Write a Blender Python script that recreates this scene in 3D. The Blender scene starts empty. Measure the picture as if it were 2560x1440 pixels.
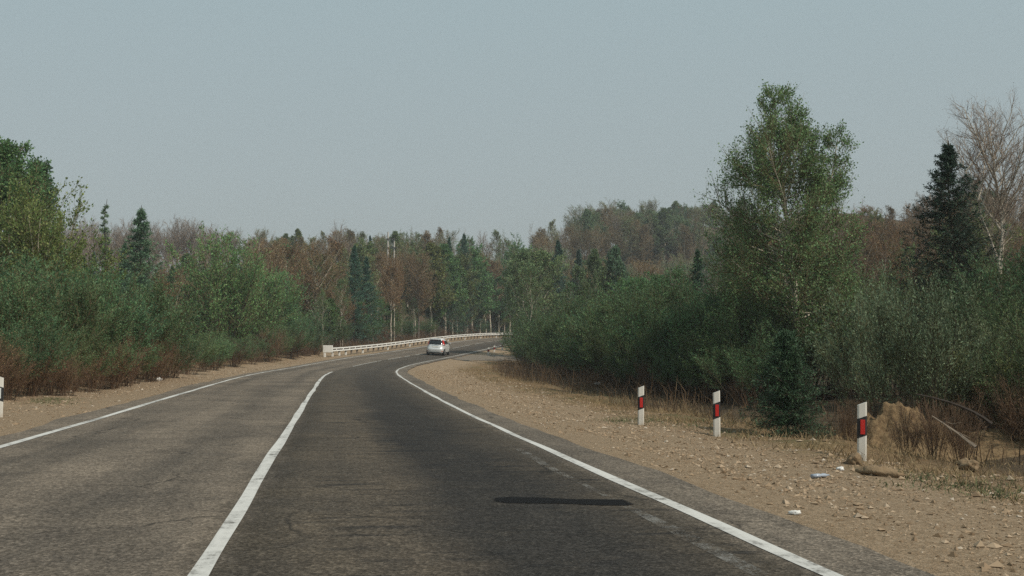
import bpy, math, random
import numpy as np
from mathutils import Matrix, Vector
R = math.radians
rng = np.random.default_rng(7)
random.seed(7)
scene = bpy.context.scene
col = scene.collection

# ------------------------------------------------------------------ camera
F = 2844.0                       # focal length in pixels of the 2560 wide photograph
G = 0.93
CAMH = 1.30 * G
YAW = math.atan((1280 - 850) / F)
PIT = math.atan((885 - 720) / F)
FWD = np.array([math.sin(YAW) * math.cos(PIT), math.cos(YAW) * math.cos(PIT), math.sin(PIT)])
RT = np.array([math.cos(YAW), -math.sin(YAW), 0.0])
UP = np.cross(RT, FWD)
CAM = np.array([0.0, 0.0, CAMH])
cd = bpy.data.cameras.new('camera')
cd.sensor_width = 36.0
cd.lens = 36.0 * F / 2560
cd.clip_start = 0.1
cd.clip_end = 9000
cam = bpy.data.objects.new('camera', cd)
col.objects.link(cam)
cam.matrix_world = Matrix(((RT[0], UP[0], -FWD[0], CAM[0]), (RT[1], UP[1], -FWD[1], CAM[1]),
                           (RT[2], UP[2], -FWD[2], CAM[2]), (0, 0, 0, 1)))
scene.camera = cam

# ------------------------------------------------------------------ world, sun, exposure
SUN_AZ, SUN_EL = R(133), R(48)
w = bpy.data.worlds.new('World')
scene.world = w
w.use_nodes = True
nt = w.node_tree
bg = nt.nodes['Background']
sky = nt.nodes.new('ShaderNodeTexSky')
sky.sky_type = 'NISHITA'
sky.sun_disc = False
sky.sun_elevation = SUN_EL
sky.sun_rotation = SUN_AZ
sky.air_density = 1.0
sky.dust_density = 1.5
sky.ozone_density = 1.0
hs = nt.nodes.new('ShaderNodeHueSaturation')
hs.inputs['Saturation'].default_value = 0.45
nt.links.new(sky.outputs[0], hs.inputs['Color'])
# hazy spring sky: the clear sky seen through a pale even veil
sc_ = nt.nodes.new('ShaderNodeVectorMath'); sc_.operation = 'SCALE'; sc_.inputs['Scale'].default_value = 1.0
nt.links.new(hs.outputs[0], sc_.inputs[0])
geo = nt.nodes.new('ShaderNodeNewGeometry')
sep = nt.nodes.new('ShaderNodeSeparateXYZ'); nt.links.new(geo.outputs['Incoming'], sep.inputs[0])
ab = nt.nodes.new('ShaderNodeMath'); ab.operation = 'ABSOLUTE'; nt.links.new(sep.outputs['Z'], ab.inputs[0])
rp = nt.nodes.new('ShaderNodeValToRGB'); nt.links.new(ab.outputs[0], rp.inputs[0])
e_ = rp.color_ramp.elements
e_[0].position = 0.0; e_[0].color = (.358, .385, .366, 1)
e_[1].position = 0.40; e_[1].color = (.375, .512, .545, 1)
up_ = nt.nodes.new('ShaderNodeVectorMath'); up_.operation = 'SCALE'; up_.inputs['Scale'].default_value = 1.0 / 0.1
nt.links.new(rp.outputs[0], up_.inputs[0])
mxs = nt.nodes.new('ShaderNodeMix'); mxs.data_type = 'RGBA'; mxs.inputs[0].default_value = 0.75
nt.links.new(sc_.outputs[0], mxs.inputs[6]); nt.links.new(up_.outputs[0], mxs.inputs[7])
nt.links.new(mxs.outputs[2], bg.inputs[0])
bg.inputs[1].default_value = 0.1
sl = bpy.data.lights.new('sun', 'SUN')
sl.energy = 3.3
sl.angle = R(0.6)
sl.color = (1.0, 0.92, 0.80)
so = bpy.data.objects.new('sun', sl)
col.objects.link(so)
sd = Vector((math.sin(SUN_AZ) * math.cos(SUN_EL), math.cos(SUN_AZ) * math.cos(SUN_EL), math.sin(SUN_EL)))
so.rotation_euler = sd.to_track_quat('Z', 'Y').to_euler()
so.location = (40, -30, 60)
scene.view_settings.view_transform = 'Standard'
scene.view_settings.look = 'None'
scene.view_settings.exposure = 0.0
scene.view_settings.gamma = 1.0
scene.render.engine = 'CYCLES'
scene.cycles.max_bounces = 5
scene.cycles.diffuse_bounces = 3
scene.cycles.transmission_bounces = 3
scene.cycles.transparent_max_bounces = 4
scene.cycles.volume_bounces = 0
scene.cycles.use_denoising = False


# ------------------------------------------------------------------ object helpers
def link(name, data=None, parent=None):
    o = bpy.data.objects.new(name, data)
    col.objects.link(o)
    if parent is not None:
        o.parent = parent
    return o


def tag(o, label=None, cat=None, group=None, kind=None):
    if label: o['label'] = label
    if cat: o['category'] = cat
    if group: o['group'] = group
    if kind: o['kind'] = kind
    return o


class MB:
    """collects quads and triangles as arrays, builds one mesh"""
    def __init__(self):
        self.v, self.q, self.t, self.n = [], [], [], 0
        self.mq, self.mt = [], []

    def add(self, verts, quads=None, tris=None, mat=0):
        verts = np.asarray(verts, float).reshape(-1, 3)
        if quads is not None and len(quads):
            q = np.asarray(quads, int).reshape(-1, 4) + self.n
            self.q.append(q); self.mq.append(np.full(len(q), mat))
        if tris is not None and len(tris):
            t = np.asarray(tris, int).reshape(-1, 3) + self.n
            self.t.append(t); self.mt.append(np.full(len(t), mat))
        self.v.append(verts)
        self.n += len(verts)
        return self

    def mesh(self, name, mats, smooth=False):
        v = np.concatenate(self.v)
        q = np.concatenate(self.q) if self.q else np.zeros((0, 4), int)
        t = np.concatenate(self.t) if self.t else np.zeros((0, 3), int)
        m = bpy.data.meshes.new(name)
        m.vertices.add(len(v))
        m.vertices.foreach_set('co', v.astype(np.float32).ravel())
        li = np.concatenate([q.ravel(), t.ravel()]).astype(np.int32)
        m.loops.add(len(li))
        m.loops.foreach_set('vertex_index', li)
        ls = np.concatenate([np.arange(len(q)) * 4, len(q) * 4 + np.arange(len(t)) * 3]).astype(np.int32)
        m.polygons.add(len(ls))
        m.polygons.foreach_set('loop_start', ls)
        if not isinstance(mats, (list, tuple)): mats = [mats]
        for x in mats: m.materials.append(x)
        mi = np.concatenate(self.mq + self.mt) if (self.mq or self.mt) else np.zeros(0)
        m.polygons.foreach_set('material_index', mi.astype(np.int32))
        m.polygons.foreach_set('use_smooth', np.full(len(ls), smooth))
        m.update(calc_edges=True)
        m.validate()
        return m

    def build(self, name, mats, parent=None, smooth=False):
        return link(name, self.mesh(name, mats, smooth), parent)

    # ---- shapes
    def box(self, c, s, rz=0.0, mat=0, taper=1.0, bev=0.0):
        hx, hy, hz = s[0] / 2, s[1] / 2, s[2] / 2
        if bev > 0:
            def ring(z, i):
                a, b = hx - i, hy - i
                k = bev
                return [(-a + k, -b, z), (a - k, -b, z), (a, -b + k, z), (a, b - k, z), (a - k, b, z), (-a + k, b, z), (-a, b - k, z), (-a, -b + k, z)]
            rs = ring(-hz, bev * .7) + ring(-hz + bev, 0) + ring(hz - bev, 0) + ring(hz, bev * .7)
            v = np.array(rs)
            q = [(k * 8 + i, k * 8 + (i + 1) % 8, k * 8 + 8 + (i + 1) % 8, k * 8 + 8 + i) for k in range(3) for i in range(8)]
            t = [(0, i + 1, i) for i in range(1, 7)] + [(24, 24 + i, 25 + i) for i in range(1, 7)]
        else:
            v = np.array([(x * hx * (taper if z > 0 else 1), y * hy * (taper if z > 0 else 1), z * hz) for z in (-1, 1) for y in (-1, 1) for x in (-1, 1)])
            q = [(0, 2, 3, 1), (4, 5, 7, 6), (0, 1, 5, 4), (2, 6, 7, 3), (0, 4, 6, 2), (1, 3, 7, 5)]
            t = None
        cz, sz = math.cos(rz), math.sin(rz)
        v = np.stack([v[:, 0] * cz - v[:, 1] * sz, v[:, 0] * sz + v[:, 1] * cz, v[:, 2]], 1) + np.asarray(c, float)
        return self.add(v, q, t, mat)

    def tubes(self, P0, P1, R0, R1, n=3, mat=0):
        P0 = np.asarray(P0, float); P1 = np.asarray(P1, float)
        N = len(P0)
        if N == 0: return self
        R0 = np.broadcast_to(R0, (N,)); R1 = np.broadcast_to(R1, (N,))
        d = P1 - P0
        d = d / (np.linalg.norm(d, axis=1, keepdims=True) + 1e-9)
        a = np.where(np.abs(d[:, 2:3]) < .9, np.array([[0, 0, 1.]]), np.array([[1., 0, 0]]))
        u = np.cross(d, a); u /= np.linalg.norm(u, axis=1, keepdims=True) + 1e-9
        w_ = np.cross(d, u)
        ang = np.arange(n) * 2 * math.pi / n
        off = u[:, None] * np.cos(ang)[None, :, None] + w_[:, None] * np.sin(ang)[None, :, None]
        v = np.concatenate([P0[:, None] + off * R0[:, None, None], P1[:, None] + off * R1[:, None, None]], 1)
        i = np.arange(n); j = (i + 1) % n
        q = np.stack([i, i + n, j + n, j], 1)[None] + (np.arange(N) * 2 * n)[:, None, None]
        return self.add(v.reshape(-1, 3), q.reshape(-1, 4), None, mat)

    def polytubes(self, PL, R0, R1, n=3, mat=0, power=1.0):
        """PL (N,K,3): tapering tubes with shared rings between segments"""
        N, K, _ = PL.shape
        if N == 0: return self
        R0 = np.broadcast_to(R0, (N,)); R1 = np.broadcast_to(R1, (N,))
        d = np.gradient(PL, axis=1)
        d /= np.linalg.norm(d, axis=2, keepdims=True) + 1e-9
        md = PL[:, -1] - PL[:, 0]
        md = md / (np.linalg.norm(md, axis=1, keepdims=True) + 1e-9)
        a = np.where(np.abs(md[:, 2:3]) < .8, np.array([[0, 0, 1.]]), np.array([[1., 0, 0]]))[:, None]
        u = np.cross(d, np.broadcast_to(a, d.shape)); u /= np.linalg.norm(u, axis=2, keepdims=True) + 1e-9
        w_ = np.cross(d, u)
        t = np.linspace(0, 1, K) ** power
        rad = R0[:, None] * (1 - t) + R1[:, None] * t
        ang = np.arange(n) * 2 * math.pi / n
        off = u[:, :, None] * np.cos(ang)[None, None, :, None] + w_[:, :, None] * np.sin(ang)[None, None, :, None]
        v = PL[:, :, None] + off * rad[:, :, None, None]
        i = np.arange(n); j = (i + 1) % n
        q1 = np.stack([i, i + n, j + n, j], 1)
        q = q1[None, None] + (np.arange(K - 1) * n)[None, :, None, None] + (np.arange(N) * K * n)[:, None, None, None]
        return self.add(v.reshape(-1, 3), q.reshape(-1, 4), None, mat)

    def leaves(self, P, L, W, D=None, spread=1.0, mat=0, rg=None):
        """rhombic leaves; D (N,3) preferred axis"""
        rg = rg or rng
        N = len(P)
        if N == 0: return self
        r = rg.normal(size=(N, 3)); r /= np.linalg.norm(r, axis=1, keepdims=True)
        ax = r if D is None else D + r * spread
        ax = ax / (np.linalg.norm(ax, axis=1, keepdims=True) + 1e-9)
        r2 = rg.normal(size=(N, 3))
        sd_ = np.cross(ax, r2); sd_ /= np.linalg.norm(sd_, axis=1, keepdims=True) + 1e-9
        s = rg.uniform(.65, 1.35, (N, 1))
        L = L * s; W = W * s
        nn = np.cross(ax, sd_)
        v = np.stack([P, P + ax * L * .45 + sd_ * W * .5 + nn * W * .12, P + ax * L, P + ax * L * .45 - sd_ * W * .5 + nn * W * .12], 1)
        q = np.arange(N * 4).reshape(-1, 4)
        return self.add(v.reshape(-1, 3), q, None, mat)


# ------------------------------------------------------------------ materials
def new_mat(name, base=(.5, .5, .5), rough=.7, metal=0.0, spec=.3):
    m = bpy.data.materials.new(name)
    m.use_nodes = True
    b = m.node_tree.nodes['Principled BSDF']
    b.inputs['Base Color'].default_value = (*base, 1)
    b.inputs['Roughness'].default_value = rough
    b.inputs['Metallic'].default_value = metal
    b.inputs['Specular IOR Level'].default_value = spec
    return m


class NT:
    def __init__(self, m):
        self.t = m.node_tree; self.N = self.t.nodes; self.b = self.N['Principled BSDF']; self.out = self.N['Material Output']

    def n(self, typ, **kw):
        x = self.N.new(typ)
        for k, v in kw.items(): setattr(x, k, v)
        return x

    def l(self, a, b): self.t.links.new(a, b)

    def noise(self, vec, scale, detail=4, rough=.55):
        x = self.n('ShaderNodeTexNoise')
        x.inputs['Scale'].default_value = scale; x.inputs['Detail'].default_value = detail; x.inputs['Roughness'].default_value = rough
        if vec is not None: self.l(vec, x.inputs['Vector'])
        return x.outputs['Fac']

    def ramp(self, fac, stops):
        x = self.n('ShaderNodeValToRGB')
        e = x.color_ramp.elements
        while len(e) < len(stops): e.new(.5)
        for k, (p, c) in enumerate(stops):
            e[k].position = p
            e[k].color = (c, c, c, 1) if not isinstance(c, (tuple, list)) else (*c, 1)
        self.l(fac, x.inputs[0])
        return x.outputs[0]

    def mix(self, fac, a, b, mode='MIX'):
        x = self.n('ShaderNodeMix', data_type='RGBA', blend_type=mode)
        for s, v in ((x.inputs[0], fac), (x.inputs[6], a), (x.inputs[7], b)):
            if isinstance(v, (int, float)): s.default_value = v
            elif isinstance(v, (tuple, list)): s.default_value = (*v, 1)
            else: self.l(v, s)
        return x.outputs[2]

    def math(self, op, a, b=None, c=None, clamp=False):
        x = self.n('ShaderNodeMath', operation=op, use_clamp=clamp)
        for s, v in zip(x.inputs, (a, b, c)):
            if v is None: continue
            if isinstance(v, (int, float)): s.default_value = v
            else: self.l(v, s)
        return x.outputs[0]

    def attr(self, name):
        x = self.n('ShaderNodeAttribute'); x.attribute_name = name
        return x.outputs['Fac']

    def comb(self, x_, y_, z_=0.0):
        c = self.n('ShaderNodeCombineXYZ')
        for s, v in zip(c.inputs, (x_, y_, z_)):
            if isinstance(v, (int, float)): s.default_value = v
            else: self.l(v, s)
        return c.outputs[0]

    def bump(self, h, strength=.4, dist=.02):
        x = self.n('ShaderNodeBump'); x.inputs['Strength'].default_value = strength; x.inputs['Distance'].default_value = dist
        self.l(h, x.inputs['Height']); self.l(x.outputs[0], self.b.inputs['Normal'])

    def color(self, sock): self.l(sock, self.b.inputs['Base Color'])

    def pos(self):
        return self.n('ShaderNodeNewGeometry').outputs['Position']

    def obj(self):
        return self.n('ShaderNodeTexCoord').outputs['Object']


def leaf_mat(name, transl=.36, var=.5, hue=.03):
    """foliage: the object's own colour, each leaf a little different"""
    m = new_mat(name, rough=.55, spec=.25)
    t = NT(m)
    oi = t.n('ShaderNodeObjectInfo')
    gi = t.n('ShaderNodeNewGeometry')
    hsv = t.n('ShaderNodeHueSaturation')
    t.l(oi.outputs['Color'], hsv.inputs['Color'])
    ir = gi.outputs['Random Per Island']
    t.l(t.math('MULTIPLY_ADD', ir, 2 * var, 1 - var), hsv.inputs['Value'])
    r2 = t.math('FRACT', t.math('MULTIPLY', ir, 37.3))
    t.l(t.math('MULTIPLY_ADD', r2, 2 * hue, .5 - hue), hsv.inputs['Hue'])
    t.color(hsv.outputs[0])
    tr = t.n('ShaderNodeBsdfTranslucent')
    t.l(hsv.outputs[0], tr.inputs['Color'])
    mx = t.n('ShaderNodeMixShader'); mx.inputs[0].default_value = transl
    t.l(t.b.outputs[0], mx.inputs[1]); t.l(tr.outputs[0], mx.inputs[2]); t.l(mx.outputs[0], t.out.inputs['Surface'])
    return m


def twig_mat(name, base, var=.35):
    m = new_mat(name, base, rough=.85, spec=.15)
    t = NT(m)
    gi = t.n('ShaderNodeNewGeometry')
    hsv = t.n('ShaderNodeHueSaturation'); hsv.inputs['Color'].default_value = (*base, 1)
    t.l(t.math('MULTIPLY_ADD', gi.outputs['Random Per Island'], 2 * var, 1 - var), hsv.inputs['Value'])
    t.color(hsv.outputs[0])
    return m


def bark_mat(name, pale, dark, thresh=.58):
    m = new_mat(name, pale, rough=.85, spec=.15)
    t = NT(m)
    o = t.obj()
    mp = t.n('ShaderNodeMapping'); mp.inputs['Scale'].default_value = (3, 3, 1.6); t.l(o, mp.inputs[0])
    f = t.noise(mp.outputs[0], 2.5, 5, .65)
    c = t.ramp(f, [(thresh - .12, pale), (thresh + .06, dark)])
    f2 = t.noise(o, 9, 3)
    c = t.mix(t.math('MULTIPLY', f2, .5), c, tuple(x * .45 for x in pale))
    t.color(c)
    t.bump(f2, .5, .02)
    return m


M = {}
M['leaf'] = leaf_mat('leaf')
M['needle'] = leaf_mat('needle', transl=.12, var=.45, hue=.02)
M['bud'] = leaf_mat('bud', transl=.15, var=.5, hue=.03)
M['bark_birch'] = bark_mat('birch_bark', (.70, .62, .50), (.10, .08, .06))
M['bark_aspen'] = bark_mat('aspen_bark', (.36, .32, .23), (.11, .09, .06))
M['bark_brown'] = bark_mat('brown_bark', (.13, .095, .065), (.05, .037, .026), .5)
M['bark_grey'] = bark_mat('grey_bark', (.26, .22, .19), (.09, .075, .065), .52)
M['twig_brown'] = twig_mat('brown_twig', (.20, .135, .075))
M['twig_grey'] = twig_mat('grey_twig', (.24, .185, .14))
M['twig_red'] = twig_mat('red_brown_twig', (.145, .092, .058))
M['twig_olive'] = twig_mat('olive_twig', (.15, .125, .065))
M['twig_dark'] = twig_mat('dark_twig', (.05, .038, .028))

# ------------------------------------------------------------------ road alignment and terrain
KS = np.arange(0, 241, 15.)
KC = np.array([1.573, 0.309, 0.121, 0.246, 2.405, 4.437, 4.743, 4.063, 2.622, 1.541, 1.209, 1.155, 1.131, 1.107, 1.083, 1.059, 1.034]) * 1e-3
KSL = np.array([0.078, -0.057, 0.613, 0.752, 0.360, 0.509, 1.854, 2.404, 3.083, 4.115, 4.459, 3.959, 3.320, 2.668, 2.016, 1.363, 0.710]) * 1e-2
KBK = np.array([0.859, 0.983, 2.135, 1.829, 0.795, 0.366, 1.678, 3.957, 4.947, 5.055, 4.786, 4.203, 3.307, 2.324, 1.333, 0.361, -0.597]) * 1e-2
X0, H0, WL, WR, HD = -0.763, 1.304, 3.694, 3.759, -1.284
DS = .5
_s = np.arange(-80, 460, DS)


def _sm(a, n=9):
    k = np.hanning(n + 2)[1:-1]; k /= k.sum()
    return np.convolve(np.pad(a, n // 2, mode='edge'), k, 'valid')


_k = np.where(_s < 3, 0, np.interp(_s, KS, KC))
_k = np.where(_s > 185, np.interp(_s, [185, 205, 285, 305], [1.06e-3, 14.5e-3, 14.5e-3, 0.]), _k)
_sl = np.where(_s < 0, 0, np.interp(_s, KS, KSL))
_sl = np.where(_s > 240, KSL[-1] * np.exp(-(_s - 240) / 40), _sl)
_bk = np.where(_s > 240, KBK[-1], np.interp(_s, KS, KBK))
_bk = _sm(_bk, 31); _sl = _sm(_sl, 15)
i3 = int(np.searchsorted(_s, 3))
_th = HD * 1e-2 + np.cumsum(_k) * DS
_th -= _th[i3] - HD * 1e-2
_x = np.cumsum(np.sin(_th)) * DS; _x += X0 - _x[i3]
_y = np.cumsum(np.cos(_th)) * DS; _y += 3 - _y[i3]
_z = np.cumsum(_sl) * DS; _z += -H0 - _z[i3]
RS = _s * G; RX = _x * G; RY = _y * G; RZ = _z * G + CAMH; RTH = _th; RBK = _bk
WL *= G; WR *= G            # widths of the left and the right lane
ASPH_L, ASPH_R = WL + .55, WR + .62


def sample(s):
    s = np.asarray(s, float)
    f = lambda a: np.interp(s, RS, a)
    return f(RX), f(RY), f(RZ), f(RTH), f(RBK)


def road_pt(s, o, dz=0.0):
    """point at station s, offset o to the right of the centre line"""
    x, y, z, th, bk = sample(s)
    o = np.asarray(o, float)
    return np.stack([x + o * np.cos(th), y - o * np.sin(th), z - bk * np.clip(o, -8, 8) + dz + 0 * x], -1)


def station(x, y):
    x = np.atleast_1d(np.asarray(x, float)).ravel(); y = np.atleast_1d(np.asarray(y, float)).ravel()
    s = np.empty_like(x); o = np.empty_like(x)
    tx, ty, tth, ts = RX[::2], RY[::2], RTH[::2], RS[::2]
    for a in range(0, len(x), 20000):
        b = slice(a, a + 20000)
        dx = x[b, None] - tx; dy = y[b, None] - ty
        i = (dx * dx + dy * dy).argmin(1)
        ddx = x[b] - tx[i]; ddy = y[b] - ty[i]
        along = ddx * np.sin(tth[i]) + ddy * np.cos(tth[i])
        s[b] = ts[i] + along
        o[b] = ddx * np.cos(tth[i]) - ddy * np.sin(tth[i])
    return s, o


_lat = np.random.default_rng(3).uniform(-1, 1, (256, 256))


def vnoise(x, y, sc, seed=0):
    x = np.asarray(x) / sc + seed * 17.3; y = np.asarray(y) / sc + seed * 5.7
    xi = np.floor(x).astype(int); yi = np.floor(y).astype(int)
    fx = x - xi; fy = y - yi
    fx = fx * fx * (3 - 2 * fx); fy = fy * fy * (3 - 2 * fy)
    g = lambda a, b: _lat[a & 255, b & 255]
    return (g(xi, yi) * (1 - fx) + g(xi + 1, yi) * fx) * (1 - fy) + (g(xi, yi + 1) * (1 - fx) + g(xi + 1, yi + 1) * fx) * fy


def ss(a, b, v):
    t = np.clip((v - a) / (b - a), 0, 1)
    return t * t * (3 - 2 * t)


PO = np.array([-60, -18, -12, -9.6, -8.7, -7.6, -6.3, -4.8, 4.6, 6.2, 8., 9.5, 11., 14, 20, 60])
PZ = np.array([-.8, -1.2, -.75, .08, .16, .08, -.06, -.045, -.045, -.10, -.16, -.28, -.5, -.5, -.3, 0])
MOUND = None


def gz_full(x, y):
    x = np.atleast_1d(np.asarray(x, float)); y = np.atleast_1d(np.asarray(y, float))
    s, o = station(x, y)
    _, _, z, _, bk = sample(s)
    zr = z - bk * np.clip(o, -8, 8) + np.interp(o, PO, PZ)
    u = x * RT[0] + y * RT[1]
    d = (x * FWD[0] + y * FWD[1]) / math.cos(PIT)
    hill = 18 * ss(120, 250, d) * (1 - .6 * ss(30, 80, u)) + 7 * ss(-8, 32, u) * ss(110, 225, d) + 12 * ss(12, 62, u) * ss(45, 135, d) - 16 * ss(300, 700, d)
    hill = hill + 1.2 * vnoise(x, y, 60, 1) * ss(60, 150, d)
    wgt = ss(10, 34, np.abs(o))
    zz = zr * (1 - wgt) + np.maximum(hill, np.where(d < 60, zr, hill)) * wgt
    ao = np.abs(o)
    rough = ss(5.2, 6.5, ao)
    rough2 = ss(7.0, 8.8, ao)
    zz = zz + rough * (.035 * vnoise(x, y, .9, 2) + .02 * vnoise(x, y, .35, 3)) + rough2 * (.13 * vnoise(x, y, 2.2, 4) + .05 * vnoise(x, y, .7, 5))
    return zz, s, o


def gz(x, y): return gz_full(x, y)[0]
def gz1(x, y): return float(gz(x, y)[0])


def proj(P):
    q = np.asarray(P, float) - CAM
    d = q @ FWD
    return 1280 + F * (q @ RT) / d, 720 - F * (q @ UP) / d, d


def ray(px, py, D):
    return CAM + np.multiply.outer(np.asarray(D, float), FWD + RT * (px - 1280) / F + UP * (720 - py) / F)


def hit(px, py, dmin=4., dmax=330.):
    D = np.arange(dmin, dmax, .1)
    P = ray(px, py, D)
    g = gz(P[:, 0], P[:, 1])
    k = np.nonzero(P[:, 2] < g)[0]
    i = k[0] if len(k) else len(D) - 1
    return float(P[i, 0]), float(P[i, 1]), float(g[i]), float(D[i])


def at(px, D):
    """ground point that far ahead, on the sight line through column px"""
    P = ray(px, 885, D)
    x, y = float(P[0]), float(P[1])
    return x, y, gz1(x, y)


def height_to(px, py, D, zg):
    return float(ray(px, py, D)[2]) - zg


# ------------------------------------------------------------------ ground sheet
def spaced(stops):
    out = [stops[0][0]]
    for (a, st), (b, _) in zip(stops[:-1], stops[1:]):
        n = max(1, int(round((b - a) / st)))
        out += list(a + (b - a) * np.arange(1, n + 1) / n)
    return np.array(out)


gx = spaced([(-3000, 500), (-500, 50), (-150, 8), (-40, 1.2), (-16, .3), (-5.2, .6), (3, .22), (16, .6), (40, 1.0), (75, 4), (220, 25), (500, 500), (3000, 1)])
gy = spaced([(-300, 30), (-30, 3), (0, .5), (8, .25), (40, .4), (90, .7), (170, 1.2), (230, 4), (420, 25), (800, 200), (4000, 1)])
XX, YY = np.meshgrid(gx, gy)
ZZ, SS_, OO = gz_full(XX.ravel(), YY.ravel())
nx, ny = len(gx), len(gy)
idx = np.arange(nx * ny).reshape(ny, nx)
q = np.stack([idx[:-1, :-1], idx[:-1, 1:], idx[1:, 1:], idx[1:, :-1]], -1).reshape(-1, 4)
mb = MB(); mb.add(np.stack([XX.ravel(), YY.ravel(), ZZ], 1), q)

m = new_mat('ground_soil', rough=.95, spec=.1)
t = NT(m)
o = t.attr('road_offset'); P = t.pos()
n_big = t.noise(P, .35, 4); n_mid = t.noise(P, 1.6, 5, .65); n_fine = t.noise(P, 14, 5, .7); n_grit = t.noise(P, 45, 3, .7)
oj = t.math('ADD', t.math('ABSOLUTE', o), t.math('MULTIPLY_ADD', n_mid, 3.0, -1.5))
vor = t.n('ShaderNodeTexVoronoi'); vor.inputs['Scale'].default_value = 26; vor.inputs['Randomness'].default_value = 1.0; t.l(P, vor.inputs['Vector'])
stone = t.ramp(vor.outputs['Color'], [(.25, (.21, .145, .085)), (.5, (.30, .215, .135)), (.78, (.41, .315, .215))])
gravel = t.mix(n_mid, (.33, .235, .152), (.46, .345, .235))
gravel = t.mix(.55, gravel, stone)
gravel = t.mix(t.ramp(n_grit, [(.35, .0), (.7, .55)]), gravel, (.15, .105, .065))
verge = t.mix(t.ramp(n_mid, [(.35, 0.), (.65, 1.)]), (.20, .128, .068), (.31, .215, .12))
verge = t.mix(t.ramp(n_fine, [(.4, 0.), (.62, .6)]), verge, (.10, .065, .038))
verge = t.mix(t.ramp(n_big, [(.52, 0.), (.62, .45)]), verge, (.085, .10, .045))
litter = t.mix(n_fine, (.060, .045, .030), (.12, .088, .056))
c = t.mix(t.ramp(t.math('MULTIPLY', oj, .1), [(.66, 0.), (.80, 1.)]), gravel, verge)
c = t.mix(t.ramp(t.math('MULTIPLY', oj, .05), [(.46, 0.), (.56, 1.)]), c, litter)
t.color(c)
t.bump(t.math('ADD', n_fine, t.math('ADD', t.math('MULTIPLY', n_grit, .7), t.math('MULTIPLY', n_mid, 1.5))), .9, .05)
M['soil'] = m
ground = mb.build('ground', M['soil'], smooth=True)
a = ground.data.attributes.new('road_offset', 'FLOAT', 'POINT'); a.data.foreach_set('value', OO.astype(np.float32))
tag(ground, 'tan gravel and brown soil ground rising to wooded hills', kind='structure')


# ------------------------------------------------------------------ road and its markings
def ribbon(name, s0, s1, o0, o1, dz, mat, ds=.5, no=1, wob=0.0, kind='structure'):
    """sheet along the road; o0/o1 may be functions of s"""
    S = np.arange(s0, s1 + ds * .5, ds)
    f = lambda o: o(S) if callable(o) else np.full(len(S), o)
    a, b = f(o0), f(o1)
    cols = [a + (b - a) * k / no for k in range(no + 1)]
    V = np.stack([road_pt(S, c_, dz) for c_ in cols], 1)
    n, k = len(S), no + 1
    ii = np.arange(n * k).reshape(n, k)
    qq = np.stack([ii[:-1, :-1], ii[:-1, 1:], ii[1:, 1:], ii[1:, :-1]], -1).reshape(-1, 4)
    mb_ = MB(); mb_.add(V.reshape(-1, 3), qq)
    ob = mb_.build(name, mat, smooth=True)
    for an, val in (('road_offset', np.stack(cols, 1).ravel()), ('road_station', np.repeat(S, k))):
        at_ = ob.data.attributes.new(an, 'FLOAT', 'POINT'); at_.data.foreach_set('value', val.astype(np.float32))
    if kind: ob['kind'] = kind
    return ob


m = new_mat('asphalt', rough=.9, spec=.10)
t = NT(m)
o = t.attr('road_offset'); s = t.attr('road_station'); P = t.pos()
grain = t.noise(P, 55, 2, .7); speck = t.noise(P, 22, 4, .75); blot = t.noise(P, .45, 4, .6); mid = t.noise(P, 2.6, 5, .65)
vo = t.n('ShaderNodeTexVoronoi'); vo.inputs['Scale'].default_value = 38; t.l(P, vo.inputs['Vector'])
streak = t.noise(t.comb(t.math('MULTIPLY', o, .9), t.math('MULTIPLY', s, 4.0)), 1.0, 5, .65)
long_ = t.noise(t.comb(t.math('MULTIPLY', o, 1.5), t.math('MULTIPLY', s, .05)), 1.0, 4, .6)
ow = t.math('ADD', o, t.math('MULTIPLY_ADD', t.noise(t.comb(t.math('MULTIPLY', o, .3), t.math('MULTIPLY', s, .35)), 1.0, 4, .6), 1.2, -.6))
left = t.ramp(t.math('MULTIPLY_ADD', t.math('ADD', o, t.math('MULTIPLY_ADD', mid, .7, -.35)), .5, .5), [(.40, 1.), (.60, 0.)])
# across the right lane: brown by the centre line, dark where tyres and drips have polished it, paler towards the edge
pr = t.ramp(t.math('MULTIPLY', ow, .25), [(.02, (.060, .050, .038)), (.14, (.115, .093, .069)), (.30, (.112, .090, .067)), (.42, (.040, .036, .032)), (.60, (.035, .032, .029)), (.72, (.070, .058, .045)), (.86, (.105, .086, .064))])
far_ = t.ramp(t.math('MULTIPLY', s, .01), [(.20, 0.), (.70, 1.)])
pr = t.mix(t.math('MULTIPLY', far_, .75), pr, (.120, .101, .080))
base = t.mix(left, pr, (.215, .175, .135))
edge_r = t.ramp(t.math('MULTIPLY', t.math('ADD', o, t.math('MULTIPLY_ADD', mid, .3, -.15)), .2), [(.655, 0.), (.70, 1.)])
base = t.mix(t.math('MULTIPLY', edge_r, .9), base, (.215, .178, .14))
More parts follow.
